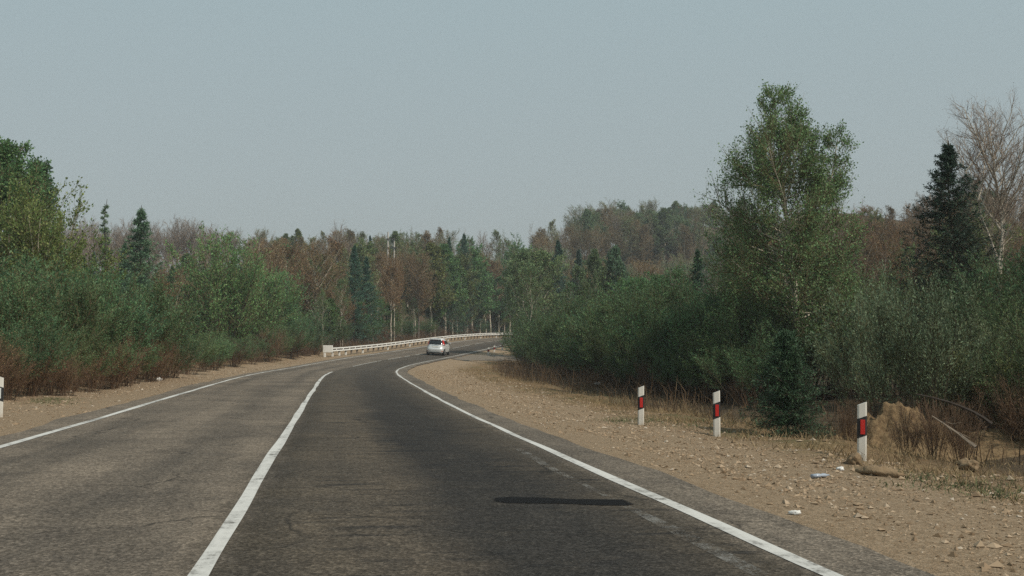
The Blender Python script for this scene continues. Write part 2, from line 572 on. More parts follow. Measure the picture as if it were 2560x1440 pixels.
# polished wheel tracks, long drip bands, patchy wear: broad changes of tone
wt = t.math('ABSOLUTE', t.math('SUBTRACT', t.math('ABSOLUTE', t.math('ADD', o, 1.85)), .80))
wt = t.math('MULTIPLY', t.ramp(wt, [(.1, 1.), (.55, 0.)]), t.ramp(o, [(.0, 1.), (.01, 0.)]))
base = t.mix(t.math('MULTIPLY', wt, t.math('MULTIPLY_ADD', long_, .8, -.05)), base, (.075, .066, .056))
base = t.mix(t.math('MULTIPLY', t.ramp(long_, [(.44, 0.), (.66, 1.)]), .35), base, (.050, .045, .040))
base = t.mix(t.math('MULTIPLY', t.ramp(mid, [(.32, 1.), (.52, 0.)]), .30), base, (.044, .040, .036))
base = t.mix(t.math('MULTIPLY', t.ramp(mid, [(.54, 0.), (.75, 1.)]), .30), base, (.150, .124, .094))
base = t.mix(t.math('MULTIPLY', t.ramp(blot, [(.36, 1.), (.58, 0.)]), .40), base, (.052, .047, .042))
right = t.ramp(t.math('MULTIPLY_ADD', o, .25, .1), [(.1, 0.), (.3, 1.), (.92, 1.), (1., 0.)])
sk = t.math('MULTIPLY', t.ramp(streak, [(.52, 0.), (.62, 1.)]), t.ramp(blot, [(.38, 0.), (.54, 1.)]))
base = t.mix(t.math('MULTIPLY', t.math('MULTIPLY', sk, right), .7), base, (.022, .022, .023))
# the stones in the surface
mic = t.math('MULTIPLY', t.ramp(speck, [(.28, .55), (.5, 1.), (.75, 1.25)]), t.ramp(grain, [(.3, .62), (.5, .95), (.78, 1.9)]))
mic = t.math('MULTIPLY', mic, t.math('MULTIPLY_ADD', t.ramp(vo.outputs['Color'], [(.3, 0.), (.95, 1.)]), .65, .72))
mv = t.n('ShaderNodeVectorMath', operation='SCALE'); t.l(base, mv.inputs[0]); t.l(mic, mv.inputs['Scale'])
base = mv.outputs[0]
# cracks
cr = t.n('ShaderNodeTexVoronoi', feature='DISTANCE_TO_EDGE'); cr.inputs['Scale'].default_value = .32
wv_ = t.n('ShaderNodeVectorMath', operation='ADD'); nz_ = t.n('ShaderNodeTexNoise'); nz_.inputs['Scale'].default_value = 1.3; nz_.inputs['Detail'].default_value = 6
t.l(P, nz_.inputs['Vector']); t.l(P, wv_.inputs[0]); t.l(nz_.outputs['Color'], wv_.inputs[1]); t.l(wv_.outputs[0], cr.inputs['Vector'])
crk = t.math('MULTIPLY', t.ramp(cr.outputs['Distance'], [(.0, 1.), (.012, 0.)]), t.ramp(blot, [(.45, 0.), (.58, .8)]))
base = t.mix(crk, base, (.018, .017, .016))
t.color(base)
t.bump(t.math('ADD', t.math('ADD', grain, speck), t.math('MULTIPLY', vo.outputs['Distance'], .8)), .8, .012)
M['asphalt'] = m
road = ribbon('road', -60, 400, lambda s_: -ASPH_L + .10 * vnoise(s_, s_ * 0, 3.1, 7) + .05 * vnoise(s_, s_ * 0, .8, 8),
              lambda s_: ASPH_R + .07 * vnoise(s_, s_ * 0, 2.7, 9) + .04 * vnoise(s_, s_ * 0, .7, 10), .0, M['asphalt'], no=10)
tag(road, 'worn two lane asphalt road curving right')


def paint_mat(name, wear_lo, wear_hi, base=(.56, .545, .51)):
    m = new_mat(name, base, rough=.75, spec=.25)
    t = NT(m); P = t.pos(); s = t.attr('road_station'); o = t.attr('road_offset')
    n1 = t.noise(P, 5.5, 5, .7); n2 = t.noise(P, 40, 4, .75)
    n3 = t.noise(t.comb(t.math('MULTIPLY', o, 6.), t.math('MULTIPLY', s, .55)), 1.0, 4, .6)
    wv = t.math('ADD', t.math('ADD', t.math('MULTIPLY', n1, .5), t.math('MULTIPLY', n2, .22)), t.math('MULTIPLY', n3, .5))
    c = t.ramp(wv, [(wear_lo, base), ((wear_lo + wear_hi) / 2, tuple(x * .82 for x in base)), (wear_hi, (.13, .12, .105))])
    t.color(c)
    t.bump(n2, .4, .006)
    return m


M['paint'] = paint_mat('white_road_paint', .56, .74)
M['paint_worn'] = paint_mat('worn_road_paint', .50, .76, (.50, .485, .45))
wobl = lambda sd_, amp: (lambda s_: amp * vnoise(s_, s_ * 0, 2.2, sd_))
LW = .12
e1 = ribbon('edge_line', -30, 380, lambda s_: -WL - .055 + wobl(21, .022)(s_), lambda s_: -WL + .055 + wobl(22, .022)(s_), .004, M['paint'], no=1)
e2 = ribbon('edge_line', -30, 380, lambda s_: WR - .055 + wobl(23, .022)(s_), lambda s_: WR + .055 + wobl(24, .022)(s_), .004, M['paint'], no=1)
tag(e1, 'solid white line along the left edge of the road'); tag(e2, 'solid white line along the right edge of the road')
e3 = ribbon('centre_line', -30, 63, lambda s_: -LW / 2 + wobl(25, .02)(s_), lambda s_: LW / 2 + wobl(26, .02)(s_), .004, M['paint'], no=1)
tag(e3, 'solid white centre line worn between the two lanes')


def st_of(px, py):
    x, y, z, D = hit(px, py)
    return float(station(x, y)[0][0])


for (pa, pb) in (((874, 917.8), (936, 905)), ((940, 904.3), (948, 902.8)), ((966, 900), (999, 894.6)), ((1008, 893), (1021, 891)), ((1033, 888.7), (1052, 884.8)),
                 ((1119, 871.3), (1139, 868)), ((1141, 867.6), (1167, 863)), ((1178, 861), (1200, 857)), ((1212, 856), (1225, 854)), ((1231, 853.5), (1243, 852)), ((1262, 849.7), (1276, 848.5))):
    s0, s1 = st_of(*pa), st_of(*pb)
    d_ = ribbon('centre_dash', min(s0, s1), max(s0, s1), -LW * .45, LW * .45, .004, M['paint_worn'], ds=.5)
    tag(d_, 'short worn white dash of the broken centre line')

# old right hand line, mostly rubbed off
m = new_mat('ghost_paint', (.27, .26, .24), rough=.8, spec=.1)
t = NT(m); P = t.pos()
f = t.math('ADD', t.math('MULTIPLY', t.noise(P, 2.2, 5, .7), .6), t.math('MULTIPLY', t.noise(P, 45, 3, .7), .45))
tb = t.n('ShaderNodeBsdfTransparent'); mx_ = t.n('ShaderNodeMixShader')
t.l(t.ramp(f, [(.50, 0.), (.64, .7)]), mx_.inputs[0]); t.l(tb.outputs[0], mx_.inputs[1]); t.l(t.b.outputs[0], mx_.inputs[2]); t.l(mx_.outputs[0], t.out.inputs['Surface'])
e4 = ribbon('old_edge_line', 4.5, 15, lambda s_: WR - .44 + wobl(31, .06)(s_), lambda s_: WR - .35 + wobl(32, .06)(s_), .003, m)
tag(e4, 'faint rubbed off old white line inside the right edge line')

# dark patch across the right lane, fading out at its ragged edge
m = new_mat('dark_patch_surface', (.012, .012, .012), rough=.95, spec=.05)
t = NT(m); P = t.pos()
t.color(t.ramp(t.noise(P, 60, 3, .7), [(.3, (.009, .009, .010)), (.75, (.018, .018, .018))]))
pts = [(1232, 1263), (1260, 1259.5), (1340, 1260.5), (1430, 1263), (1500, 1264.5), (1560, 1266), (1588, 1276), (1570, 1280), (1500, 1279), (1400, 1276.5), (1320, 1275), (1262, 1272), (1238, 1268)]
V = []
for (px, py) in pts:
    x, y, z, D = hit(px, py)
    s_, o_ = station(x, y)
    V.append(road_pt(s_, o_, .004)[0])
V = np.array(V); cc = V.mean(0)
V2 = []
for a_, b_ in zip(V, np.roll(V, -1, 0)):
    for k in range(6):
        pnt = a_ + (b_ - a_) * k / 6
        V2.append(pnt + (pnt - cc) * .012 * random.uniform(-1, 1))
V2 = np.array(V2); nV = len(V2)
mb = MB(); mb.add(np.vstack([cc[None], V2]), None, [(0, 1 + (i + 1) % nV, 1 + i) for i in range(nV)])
tp = mb.build('dark_patch', m)
ta_ = tp.data.attributes.new('inner', 'FLOAT', 'POINT'); ta_.data.foreach_set('value', np.r_[1.0, np.zeros(nV)].astype(np.float32))
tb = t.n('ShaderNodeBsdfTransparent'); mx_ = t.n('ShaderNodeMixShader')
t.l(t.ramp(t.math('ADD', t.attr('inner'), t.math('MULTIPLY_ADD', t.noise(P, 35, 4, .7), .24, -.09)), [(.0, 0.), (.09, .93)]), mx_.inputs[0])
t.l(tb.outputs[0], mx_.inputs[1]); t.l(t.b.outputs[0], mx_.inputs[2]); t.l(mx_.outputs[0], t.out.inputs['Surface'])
tag(tp, 'long dark patch across the right lane of the road', kind='structure')
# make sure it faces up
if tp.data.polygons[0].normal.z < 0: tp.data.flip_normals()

# side road on the right
m = new_mat('old_asphalt', rough=.9, spec=.2)
t = NT(m); P = t.pos()
t.color(t.mix(t.noise(P, 1.2, 4, .6), (.15, .125, .10), (.20, .165, .125)))
t.bump(t.noise(P, 30, 3), .5, .01)
sideL = [(1152, 889.5), (1200, 887.8), (1245, 888.6), (1330, 891.5)]
sideR = [(1122, 897.8), (1160, 902), (1225, 902.2), (1330, 903.5)]
A_ = np.array([hit(*p)[:2] for p in sideL]); B_ = np.array([hit(*p)[:2] for p in sideR])
tt = np.linspace(0, 3, 40)
rows = []
for k in np.linspace(0, 1, 14):
    ax = np.interp(tt, range(4), A_[:, 0] * (1 - k) + B_[:, 0] * k); ay = np.interp(tt, range(4), A_[:, 1] * (1 - k) + B_[:, 1] * k)
    rows.append(np.stack([ax, ay, np.zeros(40)], 1))
V = np.stack(rows, 1)
zz_, s_, o_ = gz_full(V[..., 0].ravel(), V[..., 1].ravel())
V[..., 2] = zz_.reshape(V.shape[:2]) + .03
V[..., 2] = np.where(np.abs(o_.reshape(V.shape[:2])) < ASPH_R + .2, V[..., 2] - .03, V[..., 2])
ii = np.arange(40 * 14).reshape(40, 14)
qq = np.stack([ii[:-1, :-1], ii[:-1, 1:], ii[1:, 1:], ii[1:, :-1]], -1).reshape(-1, 4)
mb = MB(); mb.add(V.reshape(-1, 3), qq)
srd = mb.build('side_road', m, smooth=True)
tag(srd, 'grey side road leaving the bend to the right', kind='structure')
#@@REST

M['twig_green'] = twig_mat('green_twig', (.085, .085, .042))
# ------------------------------------------------------------------ growing trees
def nrm(v): return v / (np.linalg.norm(v, axis=-1, keepdims=True) + 1e-9)


def curves(P, D, L, K=4, up=0.0, wob=.06, rg=rng):
    """(N,K,3) polylines from P along D, bending towards the sky by up"""
    N = len(P)
    t_ = np.linspace(0, 1, K)[None, :, None]
    L = np.asarray(L).reshape(-1, 1, 1)
    pl = P[:, None] + D[:, None] * L * t_
    upv = np.asarray(up).reshape(-1, 1, 1) if not np.isscalar(up) else up
    pl = pl + np.array([0, 0, 1.]) * upv * L * t_ ** 2
    n_ = rg.normal(size=(N, K, 3)) * wob * L * t_
    return pl + n_


def along(PL, i, t_):
    K = PL.shape[1]
    f = np.clip(t_ * (K - 1), 0, K - 1.001)
    a = f.astype(int); fr = (f - a)[:, None]
    p0 = PL[i, a]; p1 = PL[i, a + 1]
    return p0 * (1 - fr) + p1 * fr, nrm(p1 - p0)


def branch(PL, per, t0, t1, ang, Lf, K=4, up=0.0, wob=.06, rg=rng, jit=.25, flat=0.0):
    """children of the polylines PL: per each, between t0 and t1, leaving at angle ang; Lf(t, i) -> length"""
    N = len(PL)
    i = np.repeat(np.arange(N), per)
    tt_ = (np.tile(np.arange(per), N) + rg.uniform(0, 1, N * per)) / per
    tt_ = t0 + (t1 - t0) * tt_
    P, T = along(PL, i, tt_)
    r = rg.normal(size=P.shape)
    if flat: r[:, 2] *= 1 - flat
    side = nrm(r - (r * T).sum(1, keepdims=True) * T)
    a = ang + rg.normal(0, jit, len(P))
    D = T * np.cos(a)[:, None] + side * np.sin(a)[:, None]
    L = Lf(tt_, i) * rg.uniform(.7, 1.3, len(P))
    return curves(P, D, L, K, up, wob, rg), tt_, i


def seglen(PL): return np.linalg.norm(PL[:, -1] - PL[:, 0], axis=1)


def leafpoints(PL, per, t0=.1, t1=1.0, jit=.05, rg=rng):
    N = len(PL)
    i = np.repeat(np.arange(N), per)
    tt_ = rg.uniform(t0, t1, N * per)
    P, T = along(PL, i, tt_)
    return P + rg.normal(0, jit, P.shape), T


def trunk_line(H, lean=0.0, az=0.0, K=9, wob=.012, rg=rng, top=1.0):
    t_ = np.linspace(0, 1, K)
    x = lean * H * t_ ** 1.3
    pl = np.stack([x * math.cos(az), x * math.sin(az), H * top * t_], 1) + np.c_[rg.normal(0, wob * H, (K, 2)) * t_[:, None] ** .7, np.zeros(K)]
    pl[0] = (0, 0, -.25)
    return pl[None]


def make_tree(H, Rc, profile, limbs=30, t0=.25, elev=.7, up=.25, sub=9, twig=7, leafn=6, leaf=(.10, .07), tr=.11, lean=0.0, twig_r=.010, ljit=.08,
              bark='bark_birch', twigm='twig_brown', leafm='leaf', seed=0, wob=.012, fork=0, ldir=.9, subL=.42, twL=.30, limb_r=.4, twK=3, alpha=.55):
    """returns trunk mesh and crown mesh"""
    rg = np.random.default_rng(seed)
    trunk = trunk_line(H, lean, rg.uniform(0, 6.28), wob=wob, rg=rg)
    wood = MB(); crown = MB()
    stems = [trunk]
    if fork:
        P, T = along(trunk, np.zeros(fork, int), rg.uniform(t0 * .6, t0 * 1.3, fork))
        az = rg.uniform(0, 6.28, fork)
        D = nrm(np.stack([np.cos(az) * .45, np.sin(az) * .45, np.ones(fork)], 1))
        fl = curves(P, D, (H - P[:, 2]) * rg.uniform(.7, .92, fork), 9, .02, .012, rg)
        stems.append(fl)
    wood.polytubes(trunk, np.array([tr]), np.array([tr * .1]), 7)
    L1 = []; r1 = []
    for k, st in enumerate(stems):
        if k: wood.polytubes(st, np.full(len(st), tr * .55), np.full(len(st), tr * .07), 5)
        for j in range(len(st)):
            nl = limbs if k == 0 else limbs // 2
            tt_ = t0 + (1 - t0) * (np.arange(nl) + rg.uniform(0, 1, nl)) / nl
            if k: tt_ = np.clip((tt_ - t0) / (1 - t0) * .9 + .1, 0, 1)
            P, T = along(st[j:j + 1], np.zeros(nl, int), tt_)
            az = np.arange(nl) * 2.4 + rg.normal(0, .5, nl)
            hz = np.clip(P[:, 2] / H, 0, 1)
            el = elev + .5 * (hz - .5) + rg.normal(0, .12, nl)
            D = np.stack([np.cos(az) * np.cos(el), np.sin(az) * np.cos(el), np.sin(el)], 1)
            L = Rc * profile(hz) * rg.uniform(.72, 1.15, nl) / np.maximum(np.cos(el), .45)
            if k: L *= .7
            L = np.maximum(L, .25)
            L1.append(curves(P, D, L, 6, up, .03, rg)); r1.append(np.clip(L * .012 * limb_r / .4, .012, tr * .6))
    L1 = np.concatenate(L1); r1 = np.concatenate(r1)
    wood.polytubes(L1, r1, r1 * .25, 4)
    ll = seglen(L1)
    L2, t2, i2 = branch(L1, sub, .15, 1.0, .75, lambda tt__, i: ll[i] * subL * (1.15 - .75 * tt__) + .15, 4, up * .8, .05, rg)
    crown.polytubes(L2, np.maximum(r1[i2] * .38, twig_r * 1.2), np.full(len(L2), twig_r * .8), 3, mat=0)
    l2 = seglen(L2)
    L3, t3, i3_ = branch(L2, twig, .1, 1.0, .7, lambda tt__, i: l2[i] * twL * (1.3 - .6 * tt__) + .12, twK, up * .6, .07, rg)
    crown.polytubes(L3, twig_r, twig_r * .5, 3, mat=0)
    if leafn:
        P, T = leafpoints(L3, leafn, .1, 1.0, ljit, rg)
        crown.leaves(P, leaf[0], leaf[1], T, ldir, mat=1, rg=rg)
    return wood.mesh('trunk', M[bark], True), crown.mesh('crown', [M[twigm], M[leafm]], False)


def make_bush(H, Rc, stems=16, sub=10, twig=7, leafn=5, leaf=(.09, .035), t0=.3, spread=.45, twig_r=.008, seed=0, twigm='twig_olive', barkm='twig_red', leafm='leaf',
              ljit=.07, stem_r=.022, top=1.0, ang=.5):
    rg = np.random.default_rng(seed)
    az = rg.uniform(0, 6.28, stems); rr = rg.uniform(0, 1, stems) ** .7
    base = np.stack([np.cos(az) * rr * Rc * .35, np.sin(az) * rr * Rc * .35, np.full(stems, -.15)], 1)
    out = rr * spread + rg.normal(0, .06, stems)
    D = nrm(np.stack([np.cos(az) * out, np.sin(az) * out, np.ones(stems)], 1))
    L = H * (1.02 - .38 * rr ** 1.5) * rg.uniform(.78, 1.1, stems)
    S = curves(base, D, L, 7, 0.0, .02, rg)
    t_ = np.linspace(0, 1, 7)[None, :, None]
    S = S + np.stack([np.cos(az), np.sin(az), np.zeros(stems)], 1)[:, None] * (t_ ** 2) * Rc * .45 * rr[:, None, None]
    wood = MB(); crown = MB()
    wood.polytubes(S, np.full(stems, stem_r) * rg.uniform(.6, 1.4, stems), np.full(stems, .006), 4)
    l1 = seglen(S)
    L2, t2, i2 = branch(S, sub, t0, 1.0, ang, lambda tt__, i: l1[i] * .30 * (1.25 - .85 * tt__) + .1, 4, .15, .05, rg)
    crown.polytubes(L2, twig_r * 1.3, twig_r * .7, 3, mat=0)
    l2 = seglen(L2)
    L3, t3, i3_ = branch(L2, twig, .1, 1.0, .55, lambda tt__, i: l2[i] * .4 * (1.3 - .7 * tt__) + .08, 3, .12, .06, rg)
    crown.polytubes(L3, twig_r, twig_r * .5, 3, mat=0)
    if leafn:
        P, T = leafpoints(L3, leafn, .05, 1.0, ljit, rg)
        crown.leaves(P, leaf[0], leaf[1], T, .7, mat=1, rg=rg)
    return wood.mesh('stems', M[barkm], True), crown.mesh('foliage', [M[twigm], M[leafm]], False)


def make_conifer(H, Rc, whorls=34, per=6, t0=.08, droop=-.1, tipup=.12, sub=9, tuft=9, needle=(.11, .022), tr=.10, seed=0, prof=lambda h: (1 - h) ** .8, bark='bark_brown',
                 twigm='twig_dark', leafm='needle', elev=.12, subL=.3, twig_r=.008):
    rg = np.random.default_rng(seed)
    trunk = trunk_line(H, 0, 0, wob=.006, rg=rg)
    wood = MB(); crown = MB()
    wood.polytubes(trunk, np.array([tr]), np.array([.012]), 6)
    n = whorls * per
    tt_ = t0 + (.985 - t0) * ((np.repeat(np.arange(whorls), per) + rg.normal(0, .3, n)) / whorls).clip(0, 1)
    P, T = along(trunk, np.zeros(n, int), tt_)
    az = np.tile(np.arange(per) * 2 * math.pi / per, whorls) + np.repeat(rg.uniform(0, 6.28, whorls), per) + rg.normal(0, .3, n)
    el = elev + .6 * (tt_ - .45) + rg.normal(0, .1, n) + droop
    D = np.stack([np.cos(az) * np.cos(el), np.sin(az) * np.cos(el), np.sin(el)], 1)
    L = Rc * prof(tt_) * rg.uniform(.3, 1.25, n) + .03
    L1 = curves(P, D, L, 5, tipup, .03, rg)
    wood.polytubes(L1, np.clip(L * .010, .008, .03), .004, 3)
    ll = seglen(L1)
    L2, t2, i2 = branch(L1, sub, .12, 1.0, .85, lambda tt__, i: ll[i] * subL * (1.2 - .8 * tt__) + .03, 3, .02, .06, rg, flat=.6)
    crown.polytubes(L2, twig_r, twig_r * .5, 3, mat=0)
    P, T = leafpoints(L2, tuft, 0, 1, .025, rg)
    crown.leaves(P, needle[0], needle[1], T, .8, mat=1, rg=rg)
    return wood.mesh('trunk', M[bark], True), crown.mesh('crown', [M[twigm], M[leafm]], False)


oval = lambda h: np.clip(np.sin(np.clip((h - .12) / .9, 0, 1) ** .8 * math.pi) ** .7, .06, 1)
roundtop = lambda h: np.clip(np.sqrt(np.clip(1 - ((h - .62) / .42) ** 2, 0, 1)), .08, 1)
pyram = lambda h: np.clip(np.minimum((h - .05) / .22, (1.03 - h) / .72), .05, 1) ** .75
cone = lambda h: np.clip((1.02 - h), .02, 1) ** .85

PROTO = {}
HTS = {}


def real_h(meshes):
    h = []
    for m_ in meshes:
        a_ = np.empty(len(m_.vertices) * 3, np.float32); m_.vertices.foreach_get('co', a_); h.append(np.sort(a_[2::3])[-12])
    return float(max(h))


def proto(kind, H, meshes):
    PROTO.setdefault(kind, []).append(meshes); HTS.setdefault(kind, []).append(real_h(meshes))


for k in range(4):
    proto('leafy', 11, make_tree(11, [2.5, 2.2, 2.8, 2.4][k], [oval, pyram, oval, roundtop][k], limbs=28, t0=.26, elev=.65, up=.22, sub=8, twig=6, leafn=7, leaf=(.19, .14), tr=.14, twig_r=.011,
                                 bark='bark_birch', twigm='twig_olive', seed=40 + k, fork=k % 2))
for k in range(5):
    proto('budding', 11, make_tree(11, [2.9, 2.5, 3.1, 2.7, 2.5][k], [roundtop, oval, roundtop, oval, pyram][k], limbs=26, t0=.38, elev=.65, up=.25, sub=9, twig=7, leafn=3, leaf=(.13, .085), tr=.15,
                                   twig_r=.012, bark=['bark_birch', 'bark_birch', 'bark_grey', 'bark_birch', 'bark_aspen'][k], leafm='bud', seed=50 + k, fork=[1, 0, 2, 1, 0][k]))
for k in range(3):
    proto('slender', 8, make_tree(8, .9, oval, limbs=18, t0=.35, elev=.9, up=.3, sub=6, twig=5, leafn=4, leaf=(.10, .07), tr=.075, twig_r=.007, bark='bark_birch', twigm='twig_olive', seed=140 + k))
for k in range(3):
    proto('bare', 11, make_tree(11, 3.2, roundtop, limbs=22, t0=.34, elev=.75, up=.18, sub=9, twig=9, leafn=0, tr=.15, twig_r=.011, bark='bark_grey', twigm='twig_grey',
                                seed=60 + k, fork=2, limb_r=.6))
for k in range(3):
    proto('larch', 10, make_conifer(10, 2.9, whorls=26, per=6, sub=11, tuft=8, needle=(.17, .038), seed=70 + k, prof=lambda h: np.clip(.97 - h, .0, 1) ** 1.05 * 1.05, elev=.16, tipup=.18))
for k in range(4):
    proto('willow', 5, make_bush(5, 2.0, stems=18, sub=10, twig=6, leafn=7, leaf=(.12, .055), seed=80 + k, t0=[.32, .42, .26, .38][k]))
for k in range(5):
    proto('sapling', 4, make_bush(4, 1.5, stems=15, sub=11, twig=7, leafn=6, leaf=(.080, .032), seed=180 + k, t0=[.32, .48, .26, .40, .52][k], spread=.38, twig_r=.006, ljit=.04, stem_r=.018, barkm='bark_brown', twigm='twig_green'))
for k in range(3):
    proto('greenround', 9, make_bush(9, 3.3, stems=26, sub=14, twig=7, leafn=7, leaf=(.16, .08), seed=90 + k, t0=.12, spread=.30, twig_r=.011, stem_r=.05, barkm='bark_brown', ang=.6))
for k in range(3):
    proto('brush', 3, make_bush(3, 1.3, stems=34, sub=8, twig=4, leafn=2, leaf=(.06, .02), seed=100 + k, t0=.2, spread=.4, twig_r=.006, stem_r=.012, twigm='twig_red', leafm='bud', ang=.35))

BOOST = 1.3


def put(kind, name, x, y, z, H, wide=1.0, color=(.06, .09, .04), rot=None, v=None, parts=('trunk', 'crown'), lean=(0, 0)):
    ps = PROTO[kind]
    v = random.randrange(len(ps)) if v is None else v
    me = ps[v]
    s = H / HTS[kind][v]
    root = link(name)
    root.location = (x, y, z)
    root.rotation_euler = (lean[0], lean[1], random.uniform(0, 6.28) if rot is None else rot)
    root.scale = (s * wide, s * wide, s)
    for pn, md in zip(parts, me):
        c = link(pn, md, root)
        c.color = (*[min(.6, x * BOOST * g_) for x, g_ in zip(color, (1.02, 1.12, 1.03) if color[1] > color[0] else (1, 1, 1))], 1)
    return root


def jc(c, v=.18):
    """a colour near c"""
    k = random.uniform(1 - v, 1 + v); h_ = random.uniform(-.14, .16)
    return tuple(max(.004, x * k * (1 + hh)) for x, hh in zip(c, (h_, 0, -h_ * .6)))


GREEN = (.085, .150, .062); DEEP = (.052, .098, .055); OLIVE = (.125, .145, .060); LIGHT = (.110, .185, .072); BLUEG = (.045, .092, .066)
BROWN = (.165, .125, .062); RUSSET = (.165, .112, .058); GREYG = (.135, .165, .085); TAN = (.19, .14, .08)
#@@TREES

# ------------------------------------------------------------------ single trees one can tell apart
def off_road(px, D):
    for _ in range(60):
        x, y, z = at(px, D)
        o_ = station(x, y)[1][0]
        if o_ < -9.2 or o_ > 8.5: break
        D += 1.5
    return D


def hero(kind, name, px, D, top, color, label, wide=1.0, v=None, lean=(0, 0), rot=None, group=None, cat='tree', parts=('trunk', 'crown'), sink=.0):
    D = off_road(px, D)
    x, y, z = at(px, D)
    H = max(1.0, height_to(px, top, D, z))
    o_ = put(kind, name, x, y, z - sink, H, wide, color, rot, v, parts, lean)
    return tag(o_, label, cat, group)


# the big poplar on the right, with its second leader
def big_poplar():
    rg = np.random.default_rng(5)
    x, y, z = at(1990, 40)
    H = height_to(1975, 236, 40, z)
    root = link('poplar_tree'); root.location = (x, y, z)
    root.rotation_euler = (0, 0, -YAW)
    wood = MB(); crown = MB()
    K = 12
    t_ = np.linspace(0, 1, K)
    tr = np.stack([.12 * np.sin(t_ * 5) - .55 * t_ ** 1.5, .1 * np.sin(t_ * 4), H * t_], 1)[None]; tr[0, 0, 2] = -.3
    wood.polytubes(tr, np.array([.15]), np.array([.012]), 9)
    # second leader leaving to the right at about half height
    ld = np.array([(0, 0, .515), (.25, .05, .56), (.62, .1, .62), (.95, .1, .66), (1.32, .1, .71), (1.50, .08, .79), (1.58, .05, .86)])
    tq = np.linspace(0, 6, 12)
    ld = np.stack([np.interp(tq, range(7), ld[:, 0]), np.interp(tq, range(7), ld[:, 1]), np.interp(tq, range(7), ld[:, 2]) * H], 1)[None]
    ld[0, 0] = along(tr, np.zeros(1, int), np.array([.515]))[0][0]
    wood.polytubes(ld, np.array([.085]), np.array([.01]), 7)
    l3 = curves(along(tr, np.zeros(1, int), np.array([.55]))[0], nrm(np.array([[-.16, .1, 1.]])), np.array([H * .34]), 12, 0, .01, rg)
    wood.polytubes(l3, np.array([.06]), np.array([.01]), 6)
    L1 = []; R1_ = []
    prof = lambda h: np.interp(h, [0, .2, .35, .5, .6, .7, .8, .9, .96, 1.], [1.4, 2.4, 2.7, 2.5, 2.15, 1.68, 1.2, .74, .45, .12])
    for st, n_, a0, a1, sc in ((tr, 104, .12, 1.0, 1.0), (ld, 24, .35, 1.0, .42), (l3, 9, .4, 1., .45)):
        tt_ = a0 + (a1 - a0) * ((np.arange(n_) + rg.uniform(0, 1, n_)) / n_) ** 1.15
        P, T = along(st, np.zeros(n_, int), tt_)
        az = np.arange(n_) * 2.4 + rg.normal(0, .4, n_)
        hz = np.clip(P[:, 2] / H, 0, 1)
        el = .0 + .62 * hz  + rg.normal(0, .16, n_)
        D = np.stack([np.cos(az) * np.cos(el), np.sin(az) * np.cos(el), np.sin(el)], 1)
        if sc < 1: L = (.35 + .75 * (1 - tt_)) * rg.uniform(.8, 1.3, n_)
        else: L = prof(hz) * rg.uniform(.7, 1.15, n_) * (1 + .5 * (rg.uniform(0, 1, n_) > .85))
        L1.append(curves(P, D, np.maximum(L, .22), 6, .20, .03, rg)); R1_.append(np.clip(L * .014, .010, .045))
    L1 = np.concatenate(L1); r1 = np.concatenate(R1_)
    wood.polytubes(L1, r1, r1 * .25, 5)
    ll = seglen(L1)
    big = np.nonzero(ll > 1.1)[0]; L2a, t2a, i2a = branch(L1, 5, .38, 1., .7, lambda q_, i: ll[i] * .38 * (1.2 - .75 * q_) + .14, 4, .3, .05, rg)
    L2b, t2b, i2b = branch(L1[big], 17, .40, 1., .8, lambda q_, i: ll[big][i] * .36 * (1.2 - .75 * q_) + .14, 4, .3, .05, rg)
    L2 = np.concatenate([L2a, L2b]); i2 = np.concatenate([i2a, big[i2b]])
    crown.polytubes(L2, np.maximum(r1[i2] * .4, .007), .004, 3, mat=0)
    l2 = seglen(L2)
    L3, t3, i3_ = branch(L2, 5, .1, 1., .6, lambda q_, i: l2[i] * .45 * (1.3 - .6 * q_) + .08, 3, .35, .05, rg)
    crown.polytubes(L3, .005, .003, 3, mat=0)
    P, T = leafpoints(L3, 6, .1, 1., .06, rg)
    crown.leaves(P, .070, .055, T, 1.1, mat=1, rg=rg)
    wood.build('trunk', M['bark_birch'], root, True)
    c_ = crown.build('crown', [M['twig_olive'], M['leaf']], root); c_.color = (.17, .265, .11, 1)
    tag(root, 'tall fresh green poplar with pale forked trunk rising above the right roadside thicket', 'tree')


big_poplar()


def solo(name, meshes, H, px, D, top, color, label, wide=1.0, lean=(0, 0), rot=0.0, parts=('trunk', 'crown'), cat='tree'):
    x, y, z = at(px, D); H = real_h(meshes)
    h = height_to(px, top, D, z)
    root = link(name); root.location = (x, y, z); root.scale = (h / H * wide, h / H * wide, h / H); root.rotation_euler = (lean[0], lean[1], rot)
    for pn, md in zip(parts, meshes):
        c_ = link(pn, md, root); c_.color = (*[x * 1.2 * g_ for x, g_ in zip(color, (1.02, 1.12, 1.03) if color[1] > color[0] else (1, 1, 1))], 1)
    return tag(root, label, cat)


